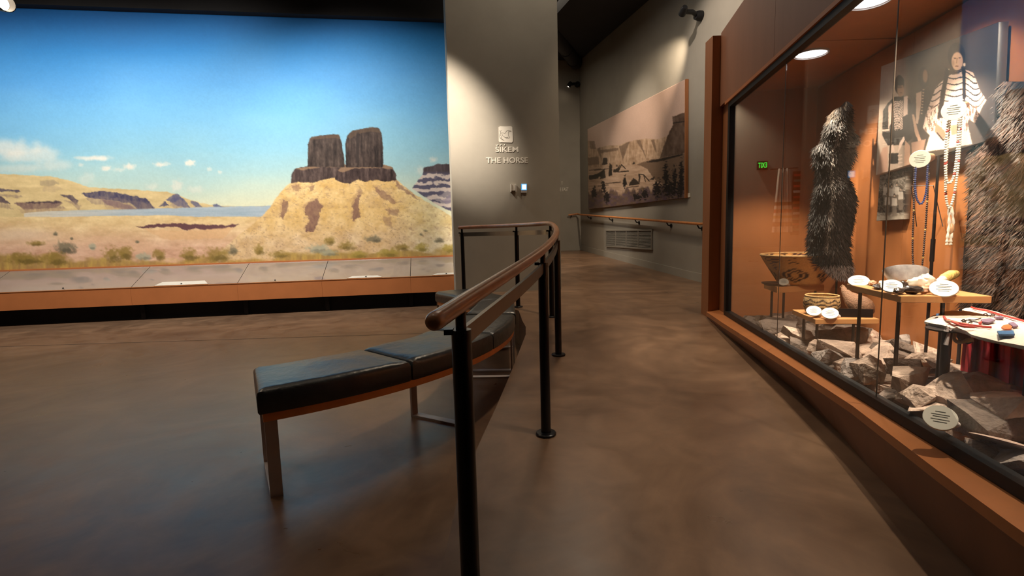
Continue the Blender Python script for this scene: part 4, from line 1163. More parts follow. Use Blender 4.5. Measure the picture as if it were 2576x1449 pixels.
def big_paint(a, h, r, inner):
    c = np.tile(TAN, (len(a), 1))
    n = 5
    u = (a * n + .30) % 1.0 - .5            # around one motif
    steps = np.floor((1 - np.abs(h - .36) / .30) * 6) / 6 * .44
    d = np.abs(u); m = (d < steps) & (d > steps - .10) & (np.abs(h - .36) < .30)
    m2 = ((d < steps - .17) & (d > steps - .25)) & (np.abs(h - .36) < .16)
    c[m | m2] = DRK
    u2 = np.abs((a * n + .80) % 1.0 - .5); k = (h > .52) & (u2 < (h - .50) * .55)
    c[k] = PUR; kk = k & (((np.floor(h * 22) + np.floor(u2 * 40)) % 2) == 0) & (h > .62); c[kk] = TAN * 1.1
    st = (np.abs(u) < .012) & (h > .68); c[st] = DRK
    br = (np.abs(np.abs(u) - ((h * 9) % 1.0) * .08) < .010) & (h > .70) & (h < .98); c[br] = DRK
    chk = inner & (((np.floor(h * 14) + np.floor(a * 70)) % 2) == 0) & ((a * 7) % 1 < .45) & (h > .5); c[chk] = DRK * 1.3
    return c
bc_ = AT(2011, 716, 3.76); bc_.z = Z3 + .001
basket('large_woven_basket', bc_, [(.125, .0), (.150, .012), (.185, .07), (.222, .13), (.252, .18), (.274, .222)], .010, 'large flaring tan basket with dark stepped diamond pattern on corner shelf', big_paint)
def sm_paint(a, h, r, inner):
    c = np.tile(np.array(lin((196, 160, 110))), (len(a), 1))
    for k, o in ((.30, 0), (.50, .0), (.70, .0)):
        z = k + zigstep(a + o, 9, 0) * .13
        c[(np.abs(h - z) < .045) & (h > .25)] = np.array(lin((62, 48, 42)))
    c[(h > .9)] = np.array(lin((110, 84, 60)))
    c[(h < .22) & ((a * 14) % 1 < .25) & (h > .1)] = np.array(lin((70, 54, 46)))
    return c
sc_ = AT(2066, 784, 3.10); sc_.z = Z2 + .001
basket('small_woven_basket', sc_, [(.070, .0), (.088, .012), (.100, .05), (.101, .08), (.093, .115)], .006, 'small round basket with brown zigzag bands on the low shelf', sm_paint, 80)

# gourd in a black tray
gd = empty('gourd_vessel', AT(2160, 800, 3.05), 'brown woven gourd-shaped vessel lying in the black tray', 'vessel')
g0 = [AT(2120, 722, 3.22), AT(2124, 730, 3.20), AT(2132, 742, 3.17), AT(2146, 756, 3.13), AT(2162, 768, 3.09), AT(2180, 778, 3.06), AT(2194, 783, 3.04), AT(2199, 785, 3.03)]
MB().tube(g0, [.010, .020, .030, .052, .064, .060, .036, .008], 24).build('body', mat('gourd', (.20, .10, .055), .75, var=.3, scale=60, bump=.4, bscale=120), gd)
MB().tube([AT(2115, 723, 3.23), AT(2119, 718, 3.22), AT(2125, 722, 3.21)], .006, 8).build('stem', mat('gourd_stem', (.30, .18, .10), .8), gd)
tr = empty('black_tray', AT(2140, 800, 3.05), 'shallow black display tray on the low shelf under the gourd', 'tray')
q0 = [ATZ(2110, 797, Z2 + .001), ATZ(2196, 799, Z2 + .001), ATZ(2188, 787, Z2 + .001), ATZ(2108, 785, Z2 + .001)]
MB().hexa(q0 + [p + Vector((0, 0, .012)) for p in q0]).build('base', M_STEELBK, tr)
MB().slab([q0[0], q0[1], q0[1] + Vector((0, 0, .05)), q0[0] + Vector((0, 0, .05))], Vector((0, -1, 0)), .006).build('front_wall', M_STEELBK, tr)
MB().slab([q0[3], q0[0], q0[0] + Vector((0, 0, .05)), q0[3] + Vector((0, 0, .05))], Vector((-1, 0, 0)), .006).build('side_wall', M_STEELBK, tr)
# wooden dish left of the large basket
wd = empty('wooden_dish', AT(1938, 715, 3.7), 'dark oval wooden dish on the corner shelf beside the large basket', 'dish')
wc = AT(1942, 712, 3.72); wc.z = Z3 + .001
md = MB(); md.lathe([(0, 0), (.05, .0), (.085, .016), (.088, .026), (.080, .024), (.045, .010), (0, .009)], (0, 0, 0), 28, None, False)
md.v = [(wc.x + v[0] * .85, wc.y + v[1] * .7, wc.z + v[2]) for v in md.v]
md.build('dish', mat('dish_wood', (.10, .045, .028), .5, var=.2), wd)

# ---------------- label discs
M_PEG = mat('peg_wood', (.62, .36, .20), .5, var=.1)
M_PEGW = mat('peg_white', (.72, .64, .62), .5, var=.05)
def label_disc(cx, cy, Y, rx, tilt_n, tail, label, peg=M_PEGW, r_peg=.6):
    c = AT(cx, cy, Y); r = rx / FPX * Y; n = Vector(tilt_n).normalized()
    t = empty('label_disc', c, label, 'label', 'round label discs in the display case')
    MB().lathe([(0, 0), (r, 0), (r, .005), (r * .98, .006), (0, .006)], c, 32, n, False).build('disc', M_CREAM, t)
    tp = Vector(tail); dt = (tp - c).normalized()
    if dt.dot(n) > -.35: dt = (dt - n * (dt.dot(n) + .35)).normalized(); tp = c + dt * (tp - c).length
    pm_ = MB(); pv = []
    for cc_, nn_, rr0 in ((c - n * .0005, n, r * r_peg), (tp, -dt, r * r_peg * .6)):
        a0 = nn_.cross(Vector((0, 0, 1))).normalized(); b0 = nn_.cross(a0)
        pv += [cc_ + (a0 * cos(2 * pi * q / 18) + b0 * sin(2 * pi * q / 18)) * rr0 for q in range(18)]
    pm_.add(pv, [(q, (q + 1) % 18, 18 + (q + 1) % 18, 18 + q) for q in range(18)] + [tuple(range(18, 36))], True); pm_.build('peg', peg, t)
    a = Vector((0, 0, 1)); u = a.cross(n)
    u = u.normalized() if u.length > .05 else Vector((1, 0, 0)); v = n.cross(u)
    for k, (o, w_) in enumerate([(.45, .35), (.22, .62), (.05, .5), (-.18, .62), (-.38, .45)]):
        q = c + n * .0068 + v * (o * r)
        MB().box(q, 1.7 * r * w_, r * .035, .0006, (u, v, n)).build('print_line', M_INK, t)
    return t
CAMN = lambda x, y, up: (-RAY(x, y).normalized() + Vector((0, 0, up)))
label_disc(2160, 708, 2.60, 23, CAMN(2160, 708, 1.5), AT(2190, 714, 2.66), 'cream label disc at the far end of the shell shelf')
label_disc(2243, 721, 2.26, 23, CAMN(2243, 721, 1.2), AT(2262, 728, 2.36), 'bright cream label disc at the middle of the shell shelf')
label_disc(2374, 727, 2.15, 29, CAMN(2374, 727, 1.1), AT(2400, 735, 2.24), 'large bright label disc at the near end of the shell shelf')
label_disc(2047, 783, 2.99, 17, CAMN(2047, 783, 1.1), AT(2066, 792, 3.04), 'cream label disc tilted on the low shelf beside the small basket')
label_disc(2088, 789, 2.93, 19, CAMN(2088, 789, 1.1), AT(2108, 797, 2.98), 'second cream label disc on the low shelf near the black tray')
label_disc(1971, 710, 3.66, 12, CAMN(1971, 710, 1.1), AT(1986, 717, 3.70), 'small label disc in front of the large patterned basket')
label_disc(2365, 1052, 1.66, 36, CAMN(2365, 1052, .7), AT(2408, 1068, 1.72), 'large cream label disc lying on the stones near the glass', r_peg=.35)
label_disc(2399, 277, 2.38, 24, CAMN(2399, 277, .0), AT(2428, 264, 2.52), 'cream label disc on a wooden peg above the white shell necklaces', M_PEG)
label_disc(2314, 400, 2.55, 21, CAMN(2314, 400, .0), AT(2340, 396, 2.68), 'cream label disc on a wooden peg above the long bead necklace', M_PEG, .85)

# necklace stands
def stand(px, y0, Y, label):
    p = AT(px, 700, Y); top = AT(px, y0, Y)
    t = empty('necklace_stand', (p.x, p.y, .41), label, 'stand', 'rod stands for necklaces')
    MB().tube([(p.x, p.y, .41), (p.x, p.y, 1.05), (p.x, p.y, top.z)], [.008, .008, .006], 10).build('rod', M_ROD, t)
    MB().tube([(p.x, p.y, 1.0), (p.x, p.y, 1.12)], .011, 10).build('sleeve', M_ROD, t)
    MB().lathe([(0, 0), (.04, 0), (.04, .006), (0, .008)], (p.x, p.y, .41), 16, None, False).build('foot', M_ROD, t)
stand(2341, 392, 2.685, 'thin black rod stand behind the long bead necklace'); stand(2426, 262, 2.53, 'thin black rod stand behind the white shell necklaces')

def necklace(pts, rb, mt, label, mt2=None, step=None, Y=None):
    P = catmull([AT(*p) for p in pts], 10)
    t = empty('necklace', P[0], label, 'necklace', 'necklaces hanging in the display case')
    MB().tube(P, rb * .4, 6).build('cord', M_ROD, t)
    bm_, bm2 = MB(), MB(); acc = 0; last = P[0]; k = 0
    for p in P:
        pass
    L = [0]
    for a, b in zip(P[:-1], P[1:]): L.append(L[-1] + (b - a).length)
    st = step or rb * 1.9; d = 0; i = 0
    while d < L[-1]:
        while L[i + 1] < d: i += 1
        f = (d - L[i]) / (L[i + 1] - L[i] + 1e-9); p = P[i].lerp(P[i + 1], f)
        (bm2 if (mt2 and k % 13 == 6) else bm_).sphere(p, rb, 8, 5); d += st; k += 1
    stuff(bm_.build('beads', mt, t))
    if mt2: stuff(bm2.build('accent_beads', mt2, t))
    return t
M_BLUE = mat('bead_blue', (.04, .06, .20), .3, var=.2); M_GOLD = mat('bead_brass', (.62, .42, .16), .35, var=.2, metal=.3)
M_SHELLW = mat('bead_shell', (.78, .72, .62), .4, var=.1); M_REDB = mat('bead_red', (.5, .06, .05), .4); M_DKB = mat('bead_dark', (.05, .03, .03), .4)
necklace([(2304, 420, 2.56), (2302, 460, 2.56), (2305, 495, 2.555), (2313, 512, 2.55), (2322, 508, 2.55), (2330, 480, 2.555), (2333, 430, 2.57), (2335, 408, 2.58)], .0055, M_BLUE, 'short dark blue bead necklace below the label disc', None)
necklace([(2301, 425, 2.60), (2299, 520, 2.60), (2296, 600, 2.60), (2297, 660, 2.59), (2305, 688, 2.58), (2318, 678, 2.58), (2326, 600, 2.59), (2333, 500, 2.60), (2337, 410, 2.62)], .0052, M_DKB, 'long dark and brass bead necklace reaching down to the shell shelf', M_GOLD, .011)
for pts, rb, lb in [([(2386, 292, 2.42), (2380, 360, 2.42), (2378, 420, 2.42), (2382, 455, 2.415), (2390, 460, 2.41), (2400, 440, 2.415), (2408, 380, 2.42), (2412, 300, 2.43)], .0062, 'short white shell bead necklace with red beads, the inner loop'),
                    ([(2390, 290, 2.45), (2381, 400, 2.45), (2379, 480, 2.45), (2384, 518, 2.445), (2391, 520, 2.44), (2402, 480, 2.445), (2412, 400, 2.45), (2418, 290, 2.46)], .0060, 'longer white shell bead necklace hanging outside the short loop')]:
    necklace(pts, rb, M_SHELLW, lb, M_REDB, .0115)
tw = empty('shell_pendant', AT(2390, 560, 2.46), 'white twisted shell pendant strands below the necklaces', 'pendant')
for k, x in enumerate((-3, 4)):
    P = catmull([AT(2390 + x, 520, 2.46), AT(2392 + x * 1.5, 565, 2.455), AT(2387 + x * 1.3, 600, 2.45), AT(2386 + x * 1.4, 617, 2.45)], 8)
    MB().tube(P, [.004 + .003 * ((i % 4) / 3) for i in range(len(P))], 8).build('strand', M_SHELLW, tw)
MB().sphere(AT(2392, 575, 2.455), .014, 10, 8, (1, 1, 1.8)).build('knot', M_PEG, tw)
wf = empty('wire_hanger', AT(2300, 468, 2.78), 'thin wire hanger frame behind the blue bead necklace', 'hanger')
MB().tube([AT(2290, 475, 2.82), AT(2292, 468, 2.82), AT(2348, 467, 2.74), AT(2360, 520, 2.74), AT(2372, 570, 2.70)], .0022, 6).build('wire', M_ROD, wf)
MB().tube([AT(2292, 468, 2.82), AT(2300, 520, 2.82), AT(2306, 570, 2.82)], .0022, 6).build('wire', M_ROD, wf)

# ---------------- shells on the shelf
M_NACRE = mat('shell_nacre', (.45, .43, .44), .22, var=.35, scale=25, spec=.7); M_SHELL = mat('shell_cream', (.80, .72, .58), .4, var=.15, scale=30)
M_HORN = mat('dark_horn', (.035, .025, .022), .22, var=.3, scale=20, spec=.7); M_TANS = mat('shell_tan', (.50, .28, .17), .45, var=.25, scale=30)
ab = empty('abalone_shell', AT(2290, 715, 2.42), 'large open abalone shell with grey pearly inside on shelf', 'shell')
ac = AT(2283, 706, 2.42); am = MB(); am.lathe([(.001, .004), (.05, .008), (.075, .03), (.088, .062), (.092, .064), (.082, .03), (.055, -.004), (.001, -.012)], (0, 0, 0), 36, None, False)
rt = Matrix.Rotation(radians(-30), 3, 'X') @ Matrix.Rotation(radians(8), 3, 'Y')
am.v = [tuple(ac + rt @ Vector((v[0] * 1.12, v[1] * .72, v[2] - .012))) for v in am.v]
zl = min(v[2] for v in am.v); am.v = [(v[0], v[1], v[2] + (Z1 + .001 - zl)) for v in am.v]
am.build('shell', M_NACRE, ab)
def lump(name, cx, cy, Y, sx, sy, sz, mt, label, cat, seed, ridges=0, rot=0):
    c = AT(cx, cy, Y); t = empty(name, (c.x, c.y, Z1), label, cat)
    mb = MB(); mb.sphere((0, 0, 0), 1, 18, 12); R_ = Matrix.Rotation(rot, 3, 'Z'); out = []
    for v in mb.v:
        v = Vector(v); k = 1 + mnoise.noise(v * 1.8 + Vector((seed, 0, 0))) * .3 + (.06 * sin(atan2(v.y, v.z) * ridges) if ridges else 0)
        out.append(R_ @ Vector((v.x * sx * k, v.y * sy * k, v.z * sz * k)))
    zl = min(v.z for v in out); mb.v = [(c.x + v.x, c.y + v.y, Z1 + .001 + v.z - zl) for v in out]
    mb.build('shell' if cat == 'shell' else 'body', mt, t); return t
lump('clam_shell', 2308, 712, 2.30, .042, .034, .028, M_SHELL, 'bright white scallop shell in the middle of the shelf', 'shell', 3, 14)
lump('clam_shell', 2330, 708, 2.32, .036, .030, .034, M_SHELL, 'bright white rounded shell behind the scallop on the shelf', 'shell', 8, 12)
lump('clam_shell', 2316, 692, 2.52, .020, .018, .024, M_NACRE, 'small grey rounded shell behind the white shells', 'shell', 18, 0)
lump('horn_piece', 2262, 735, 2.20, .030, .020, .014, M_HORN, 'glossy dark horn piece by the middle label disc', 'horn', 4, 0, .5)
lump('horn_piece', 2296, 738, 2.19, .040, .022, .018, M_HORN, 'larger glossy dark horn piece at the shelf front', 'horn', 5, 0, -.3)
lump('horn_piece', 2272, 718, 2.28, .020, .020, .024, M_HORN, 'upright dark horn lump beside the abalone shell', 'horn', 15, 0, -.3)
lump('snail_shell', 2325, 735, 2.20, .022, .018, .016, M_TANS, 'small tan snail shell at the shelf front', 'shell', 6, 6)
lump('snail_shell', 2336, 727, 2.24, .020, .018, .018, M_TANS, 'tan spiral shell beside the large label disc', 'shell', 7, 6)
lump('mussel_shell', 2207, 722, 2.40, .045, .020, .012, M_HORN, 'dark mussel shell near the far label disc', 'shell', 9, 0, 1.1)
lump('mussel_shell', 2195, 712, 2.55, .050, .018, .012, M_TANS, 'brown streaked mussel shell behind the dark one', 'shell', 10, 0, 1.0)
lump('mussel_shell', 2222, 712, 2.44, .045, .022, .016, M_SHELL, 'white curved mussel shell near the glass seam', 'shell', 12, 0, 1.0)
bs_ = empty('painted_dowel', AT(2360, 720, 2.36), 'yellow carved bone piece on a pale stick rising from the shelf', 'carving')
MB().tube([AT(2346, 726, 2.34), AT(2358, 713, 2.36), AT(2372, 703, 2.39)], [.014, .017, .018], 14).build('stick', M_PEGW, bs_)
MB().tube([AT(2368, 706, 2.385), AT(2376, 700, 2.40), AT(2392, 692, 2.43), AT(2404, 689, 2.45), AT(2407, 688.5, 2.455)], [.014, .022, .024, .018, .006], 16).build('carved_end', mat('carved_yellow', (.80, .55, .18), .45, var=.3, scale=40, bump=.5), bs_)

# ---------------- photographs
def Zp(P): return [(2140 + a * .3105, 30 + b * .3105) for a, b in P]
def photo_paint(co):
    x, y = PX(co); c = Canvas(x, y, (196, 172, 154))
    c.c += ((fbm(x / 25, y / 40, 5) - .5) * 20)[:, None]
    c.mix(sstep(2255, 2300, x), (66, 56, 47)); c.mix(sstep(2420, 2440, x), (84, 74, 70)); c.mix(sstep(2440, 2500, x) * .6, (46, 43, 47))
    D = (40, 33, 30); Lt = (222, 192, 176); FACE = (176, 136, 108)
    # seated figure
    c.poly(Zp([(262, 800), (300, 740), (350, 690), (430, 680), (480, 710), (520, 800), (520, 1010), (430, 1080), (300, 1080), (255, 1000)]), D, 1, 5)
    c.blob(*Zp([(394, 590)])[0], 13, 26, D, 1, .15); c.blob(*Zp([(404, 632)])[0], 10, 20, FACE, 1, .3); c.blob(*Zp([(398, 560)])[0], 12, 13, D, 1, .2); c.blob(*Zp([(395, 610)])[0], 10, 3.5, (80, 58, 46), .7, .5); c.blob(*Zp([(408, 655)])[0], 4, 1.5, (90, 60, 50), .8, .5)
    px, py = x, y
    m = inpoly(px, py, Zp([(345, 725), (425, 715), (420, 950), (355, 960)])); s = np.sin((py + .12 * (px - 2257) ** 2 * .3) * 1.5) > -.1
    c.mix(m & s, Lt)
    for P in [[(305, 760), (335, 735), (330, 900), (305, 950)], [(430, 685), (462, 680), (462, 830), (425, 850)], [(255, 955), (315, 945), (315, 965), (255, 970)], [(395, 1060), (430, 1005), (440, 1030), (380, 1150)], [(320, 1090), (345, 1070), (355, 1130), (330, 1140)]]:
        c.poly(Zp(P), Lt, .8, 4)
    c.poly(Zp([(232, 1180), (260, 1100), (300, 1090), (300, 1290), (215, 1320)]), (190, 150, 130), 1, 5); c.poly(Zp([(440, 1040), (480, 1080), (485, 1270), (430, 1280)]), (176, 138, 116), 1, 5)
    c.poly(Zp([(310, 1150), (385, 1140), (385, 1230), (310, 1230)]), D, 1, 5)
    for k in range(4): c.line(Zp([(385, 1165 + k * 30), (415, 1160 + k * 30)]), 1.6, Lt)
    # standing figure in the shade
    c.poly(Zp([(500, 720), (530, 660), (580, 620), (650, 640), (660, 820), (640, 1060), (520, 1080), (480, 960), (480, 820)]), (52, 44, 40), 1, 5)
    c.blob(*Zp([(590, 530)])[0], 15, 30, (44, 36, 32), 1, .2); c.blob(*Zp([(604, 520)])[0], 7.5, 20, (128, 98, 78), 1, .35)
    c.poly(Zp([(530, 660), (575, 640), (570, 760), (545, 910), (528, 900)]), (190, 160, 140), .8, 4)
    for k in range(9): c.blob(*Zp([(590 - k * 2, 630 + k * 24)])[0], 3.0, 2.0, (176, 146, 126), 1, .3)
    c.poly(Zp([(495, 830), (515, 830), (545, 960), (575, 1050), (555, 1070), (520, 980)]), (176, 140, 118), .8, 4)
    c.poly(Zp([(490, 1060), (610, 1030), (590, 1120), (500, 1200)]), (150, 118, 100), 1, 4)
    # standing figure in the striped dress
    dress = Zp([(645, 730), (690, 610), (760, 540), (850, 480), (930, 465), (990, 490), (1020, 560), (1050, 640), (1100, 715), (1060, 780), (1010, 900), (960, 870), (945, 900), (985, 1070), (770, 1110), (600, 1135), (640, 1000), (585, 940), (610, 830)])
    c.poly(dress, Lt, 1, 4)
    ins = inpoly(x, y, dress)
    w_ = np.sin((y - 30) * .42 + .030 * (x - 2400) * np.sin((x - 2400) * .09) * 3.0); c.mix(ins & (w_ > .74) & (y < 270), (44, 38, 44))
    c.mix(ins & (y > 265) & (y < 330) & (fbm(x / 2.2, y / 9, 3) > .56) & ((x < 2370) | (x > 2425)), (120, 92, 80))
    hd_ = Zp([(860, 375)])[0]
    c.blob(hd_[0] - 1, hd_[1] - 6, 23, 35, (38, 30, 29), 1, .10); c.blob(hd_[0] + 1, hd_[1] + 8, 16, 26, (206, 166, 138), 1, .2)
    c.blob(hd_[0] - 5, hd_[1] + 0, 4.2, 1.8, (70, 48, 40), .9, .4); c.blob(hd_[0] + 7, hd_[1] - 1, 4.2, 1.8, (70, 48, 40), .9, .4); c.blob(hd_[0] + 0, hd_[1] + 20, 5.5, 2.0, (118, 70, 60), .9, .4)
    c.line([(hd_[0] + 1, hd_[1]), (hd_[0] - 1, hd_[1] + 12)], 1.2, (150, 112, 92)); c.blob(hd_[0] - 10, hd_[1] + 12, 6, 12, (150, 112, 92), .6, .8)
    c.blob(hd_[0] - 21, hd_[1] + 30, 3, 4, (232, 206, 180), 1, .3); c.blob(hd_[0] + 19, hd_[1] + 16, 3.5, 5, (232, 206, 180), 1, .3)
    c.poly(Zp([(770, 450), (800, 470), (770, 640), (740, 850), (700, 870), (730, 650)]), (38, 32, 34), .8, 4); c.poly(Zp([(895, 440), (930, 460), (935, 690), (925, 720), (905, 700), (905, 520)]), (38, 32, 34), .8, 4)
    c.poly(Zp([(800, 480), (895, 465), (880, 500), (820, 510)]), (60, 46, 44), .6, 4, .8)
    c.poly(Zp([(690, 900), (760, 960), (775, 1000), (740, 1040), (680, 970)]), (150, 112, 92), .8, 4); c.poly(Zp([(800, 920), (880, 910), (885, 980), (820, 1000)]), (170, 130, 108), .8, 4)
    c.line(Zp([(700, 980), (750, 1040), (770, 1020)]), 2.5, (44, 36, 34)); c.line(Zp([(720, 860), (880, 830)]), 1.6, (60, 48, 46))
    return c.linear(.9)
PB = BP(3, 0, .05)
def BI(x, y, off): return ATP(x, y, BP(3, 0, off), BN)
ph = empty('photo_panel', BI(2203, 441, .06), 'large sepia photograph panel of three people on the case back wall', 'photograph')
grid_mesh('print', [BI(2217, 167, .07), BI(2513, 55, .07), BI(2500, 349, .07), BI(2203, 441, .07)], 190, 180, M_PRINT, ph, photo_paint, .04, BN)
def sphoto(co):
    x, y = PX(co); c = Canvas(x, y, (150, 140, 130))
    n = fbm(x / 3.5, y / 3.5, 3); c.c = np.array([132, 122, 112]) + ((n - .5) * 190)[:, None] * np.array([1, .97, .93])
    c.mix(sstep(530, 550, y) * .8, (178, 166, 152)); c.mix((y > 480) & (y < 535) & (n > .4), (58, 50, 46))
    for cx, cy in [(2228, 475), (2243, 478), (2256, 474), (2266, 486), (2232, 500), (2250, 502)]:
        c.blob(cx, cy - 11, 3.2, 5, (60, 50, 46), 1, .3); c.blob(cx, cy - 9, 2.2, 3.4, (196, 170, 150), 1, .3); c.poly([(cx - 6, cy - 4), (cx + 6, cy - 4), (cx + 7, cy + 16), (cx - 7, cy + 16)], (216, 204, 192), 1, 4, .85)
        c.poly([(cx - 6, cy + 16), (cx + 6, cy + 16), (cx + 6, cy + 42), (cx - 6, cy + 42)], (120, 108, 98), 1, 4, .85)
    return c.linear(.9)
p2 = empty('small_photo', BI(2205, 556, .03), 'small monochrome group photograph on the case back wall below the panel', 'photograph')
grid_mesh('print', [BI(2214, 436, .035), BI(2283, 428, .035), BI(2274, 552, .035), BI(2205, 556, .035)], 60, 80, M_PRINT, p2, sphoto, .03, BN)
pc = empty('caption_card', BI(2330, 430, .03), 'narrow white caption card below the large photograph panel', 'caption card')
MB().slab([BI(2338, 402, .03), BI(2372, 398, .03), BI(2374, 372, .03), BI(2340, 376, .03)], BN, .015).build('card', M_CREAM, pc)

# ---------------- furs
def fur(name_t, rows, P3, nrm, nu, length, density, cfun, label, cat, bulge, seed, wide=.0035):
    """rows: (py, left px, right px); P3(px,py,off) gives the point; pelt with real thickness and strands"""
    rng = np.random.default_rng(seed)
    t = empty(name_t, P3((rows[-1][1] + rows[-1][2]) / 2, rows[-1][0], 0), label, cat)
    ry = np.array([r[0] for r in rows], float); rl = np.array([r[1] for r in rows], float); rr = np.array([r[2] for r in rows], float)
    nv = 90; ys = np.linspace(ry[0], ry[-1], nv + 1)
    vs = []; cols = []
    for y in ys:
        l = np.interp(y, ry, rl); r = np.interp(y, ry, rr)
        l += (fbm(np.array([y / 9.]), np.array([3.]), seed)[0] - .5) * 6; r += (fbm(np.array([y / 9.]), np.array([9.]), seed)[0] - .5) * 6
        for k in range(nu + 1):
            u = k / nu; x = l + (r - l) * u
            off = bulge * (max(0, 1 - (2 * u - 1) ** 2)) ** .5 * (.75 + .5 * mnoise.noise(Vector((x * .02, y * .02, seed)))) + .004
            vs.append(P3(x, y, off)); cols.append(cfun(u, (y - ry[0]) / (ry[-1] - ry[0]), x, y))
    fs = []
    for i in range(nv):
        for k in range(nu): a = i * (nu + 1) + k; fs.append((a, a + nu + 1, a + nu + 2, a + 1))
    b = len(vs)
    for y in ys:
        l = np.interp(y, ry, rl); r = np.interp(y, ry, rr)
        for u in (.06, .94): vs.append(P3(l + (r - l) * u, y, 0)); cols.append(cfun(.5, 0, l, y))
    for i in range(nv):
        a = b + 2 * i; fs.append((a, a + 1, a + 3, a + 2))
        fs.append((i * (nu + 1), a, a + 2, (i + 1) * (nu + 1))); fs.append((i * (nu + 1) + nu, (i + 1) * (nu + 1) + nu, a + 3, a + 1))
    mb = MB(); mb.add(vs, fs, True); mb.build('hide', M_FUR, t, cols=np.array(cols) * .6)
    V = np.array([tuple(v) for v in vs[:b]]).reshape(nv + 1, nu + 1, 3); Cc = np.array(cols[:b]).reshape(nv + 1, nu + 1, 3)
    N = density
    fi = rng.uniform(0, nv - .001, N); fk = rng.uniform(0, nu - .001, N)
    i0 = fi.astype(int); k0 = fk.astype(int); a = (fi - i0)[:, None]; c = (fk - k0)[:, None]
    P = V[i0, k0] * (1 - a) * (1 - c) + V[i0 + 1, k0] * a * (1 - c) + V[i0, k0 + 1] * (1 - a) * c + V[i0 + 1, k0 + 1] * a * c
    CC = Cc[i0, k0] * rng.uniform(.2, 2.3, (N, 1))
    n = np.array(nrm); side = np.cross(n, [0, 0, 1.]); side /= np.linalg.norm(side)
    u = fk / nu
    L = length * rng.uniform(.5, 1.3, (N, 1))
    d = np.array([0, 0, -1.])[None] * .75 + n[None] * rng.uniform(.15, .6, (N, 1)) + side[None] * ((2 * u - 1)[:, None] * -.55 + rng.normal(0, .28, (N, 1)))
    d /= np.linalg.norm(d, axis=1)[:, None]
    s = np.cross(d, n[None]); s /= np.linalg.norm(s, axis=1)[:, None] + 1e-9
    w_ = wide * rng.uniform(.6, 1.3, (N, 1))
    tri = np.stack([P - s * w_, P + s * w_, P + d * L], 1).reshape(-1, 3)
    me = bpy.data.meshes.new('fur_strands'); me.vertices.add(3 * N); me.vertices.foreach_set('co', tri.astype(np.float32).ravel())
    me.loops.add(3 * N); me.loops.foreach_set('vertex_index', np.arange(3 * N, dtype=np.int32)); me.polygons.add(N); me.polygons.foreach_set('loop_start', np.arange(N, dtype=np.int32) * 3)
    me.update(calc_edges=True); paint(me, np.repeat(CC, 3, 0)); me.materials.append(M_FUR)
    o = bpy.data.objects.new('fur_strands', me); COL.objects.link(o); attach(o, t); stuff(o)
    return t
def Z8(P): return [(240 + y * .3313, 1880 + l * .3313, 1880 + r * .3313) for y, l, r in P]
pelt_rows = Z8([(55, 748, 768), (80, 735, 775), (110, 665, 785), (140, 645, 788), (190, 622, 778), (260, 592, 790), (300, 584, 826), (330, 580, 836), (365, 560, 828), (385, 520, 786), (410, 508, 808), (450, 508, 816), (490, 508, 800), (530, 512, 775), (570, 540, 752),
                (640, 534, 770), (700, 522, 800), (760, 508, 826), (820, 498, 822), (900, 486, 806), (1000, 476, 790), (1100, 468, 778), (1190, 464, 768), (1240, 520, 786), (1300, 600, 788), (1345, 640, 784), (1375, 700, 770)])
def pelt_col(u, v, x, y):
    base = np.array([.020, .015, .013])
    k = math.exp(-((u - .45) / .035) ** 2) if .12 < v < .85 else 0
    hilite = max(0, u - .55) * 2.0 * max(0, 1 - v * 2.6)  # highlights painted into the fur's right side, along with pale tan paws
    c = base * (1 + 1.3 * (u > .5)) + np.array([.26, .22, .19]) * k + np.array([.20, .15, .11]) * hilite * (v > .10)
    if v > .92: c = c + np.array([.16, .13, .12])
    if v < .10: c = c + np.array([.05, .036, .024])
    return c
YPELT = 3.52
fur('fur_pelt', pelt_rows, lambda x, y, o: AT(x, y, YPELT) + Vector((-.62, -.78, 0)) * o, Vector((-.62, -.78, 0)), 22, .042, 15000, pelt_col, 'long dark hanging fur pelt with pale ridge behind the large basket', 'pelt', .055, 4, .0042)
hk = empty('pelt_stand', AT(2128, 270, 3.6), 'thin black rod holding the dark fur pelt up from the case floor', 'stand')
pk = AT(2118, 420, 3.56); MB().tube([(pk.x, pk.y, .41), (pk.x, pk.y, 1.9)], .007, 8).build('rod', M_ROD, hk)
hide_rows = [(205, 2520, 2700), (225, 2500, 2720), (300, 2488, 2730), (345, 2478, 2730), (372, 2446, 2735), (420, 2440, 2740), (500, 2444, 2745), (560, 2442, 2745), (620, 2440, 2745), (680, 2436, 2745), (740, 2424, 2745), (790, 2418, 2745), (815, 2430, 2745)]
def hide_col(u, v, x, y):
    n = mnoise.noise(Vector((x * .018, y * .03, 5))) * .5 + .5; n2 = mnoise.noise(Vector((x * .06, y * .09, 8))) * .5 + .5
    return np.array([.050, .023, .014]) * (.3 + 1.0 * n * n2 * 2) + np.array([.036, .022, .014]) * (v > .5) * n
fur('animal_hide', hide_rows, lambda x, y, o: BI(x, y, .02 + o), BN, 40, .046, 18000, hide_col, 'shaggy brown animal hide hanging on the back wall at picture edge', 'hide', .07, 9, .0050)

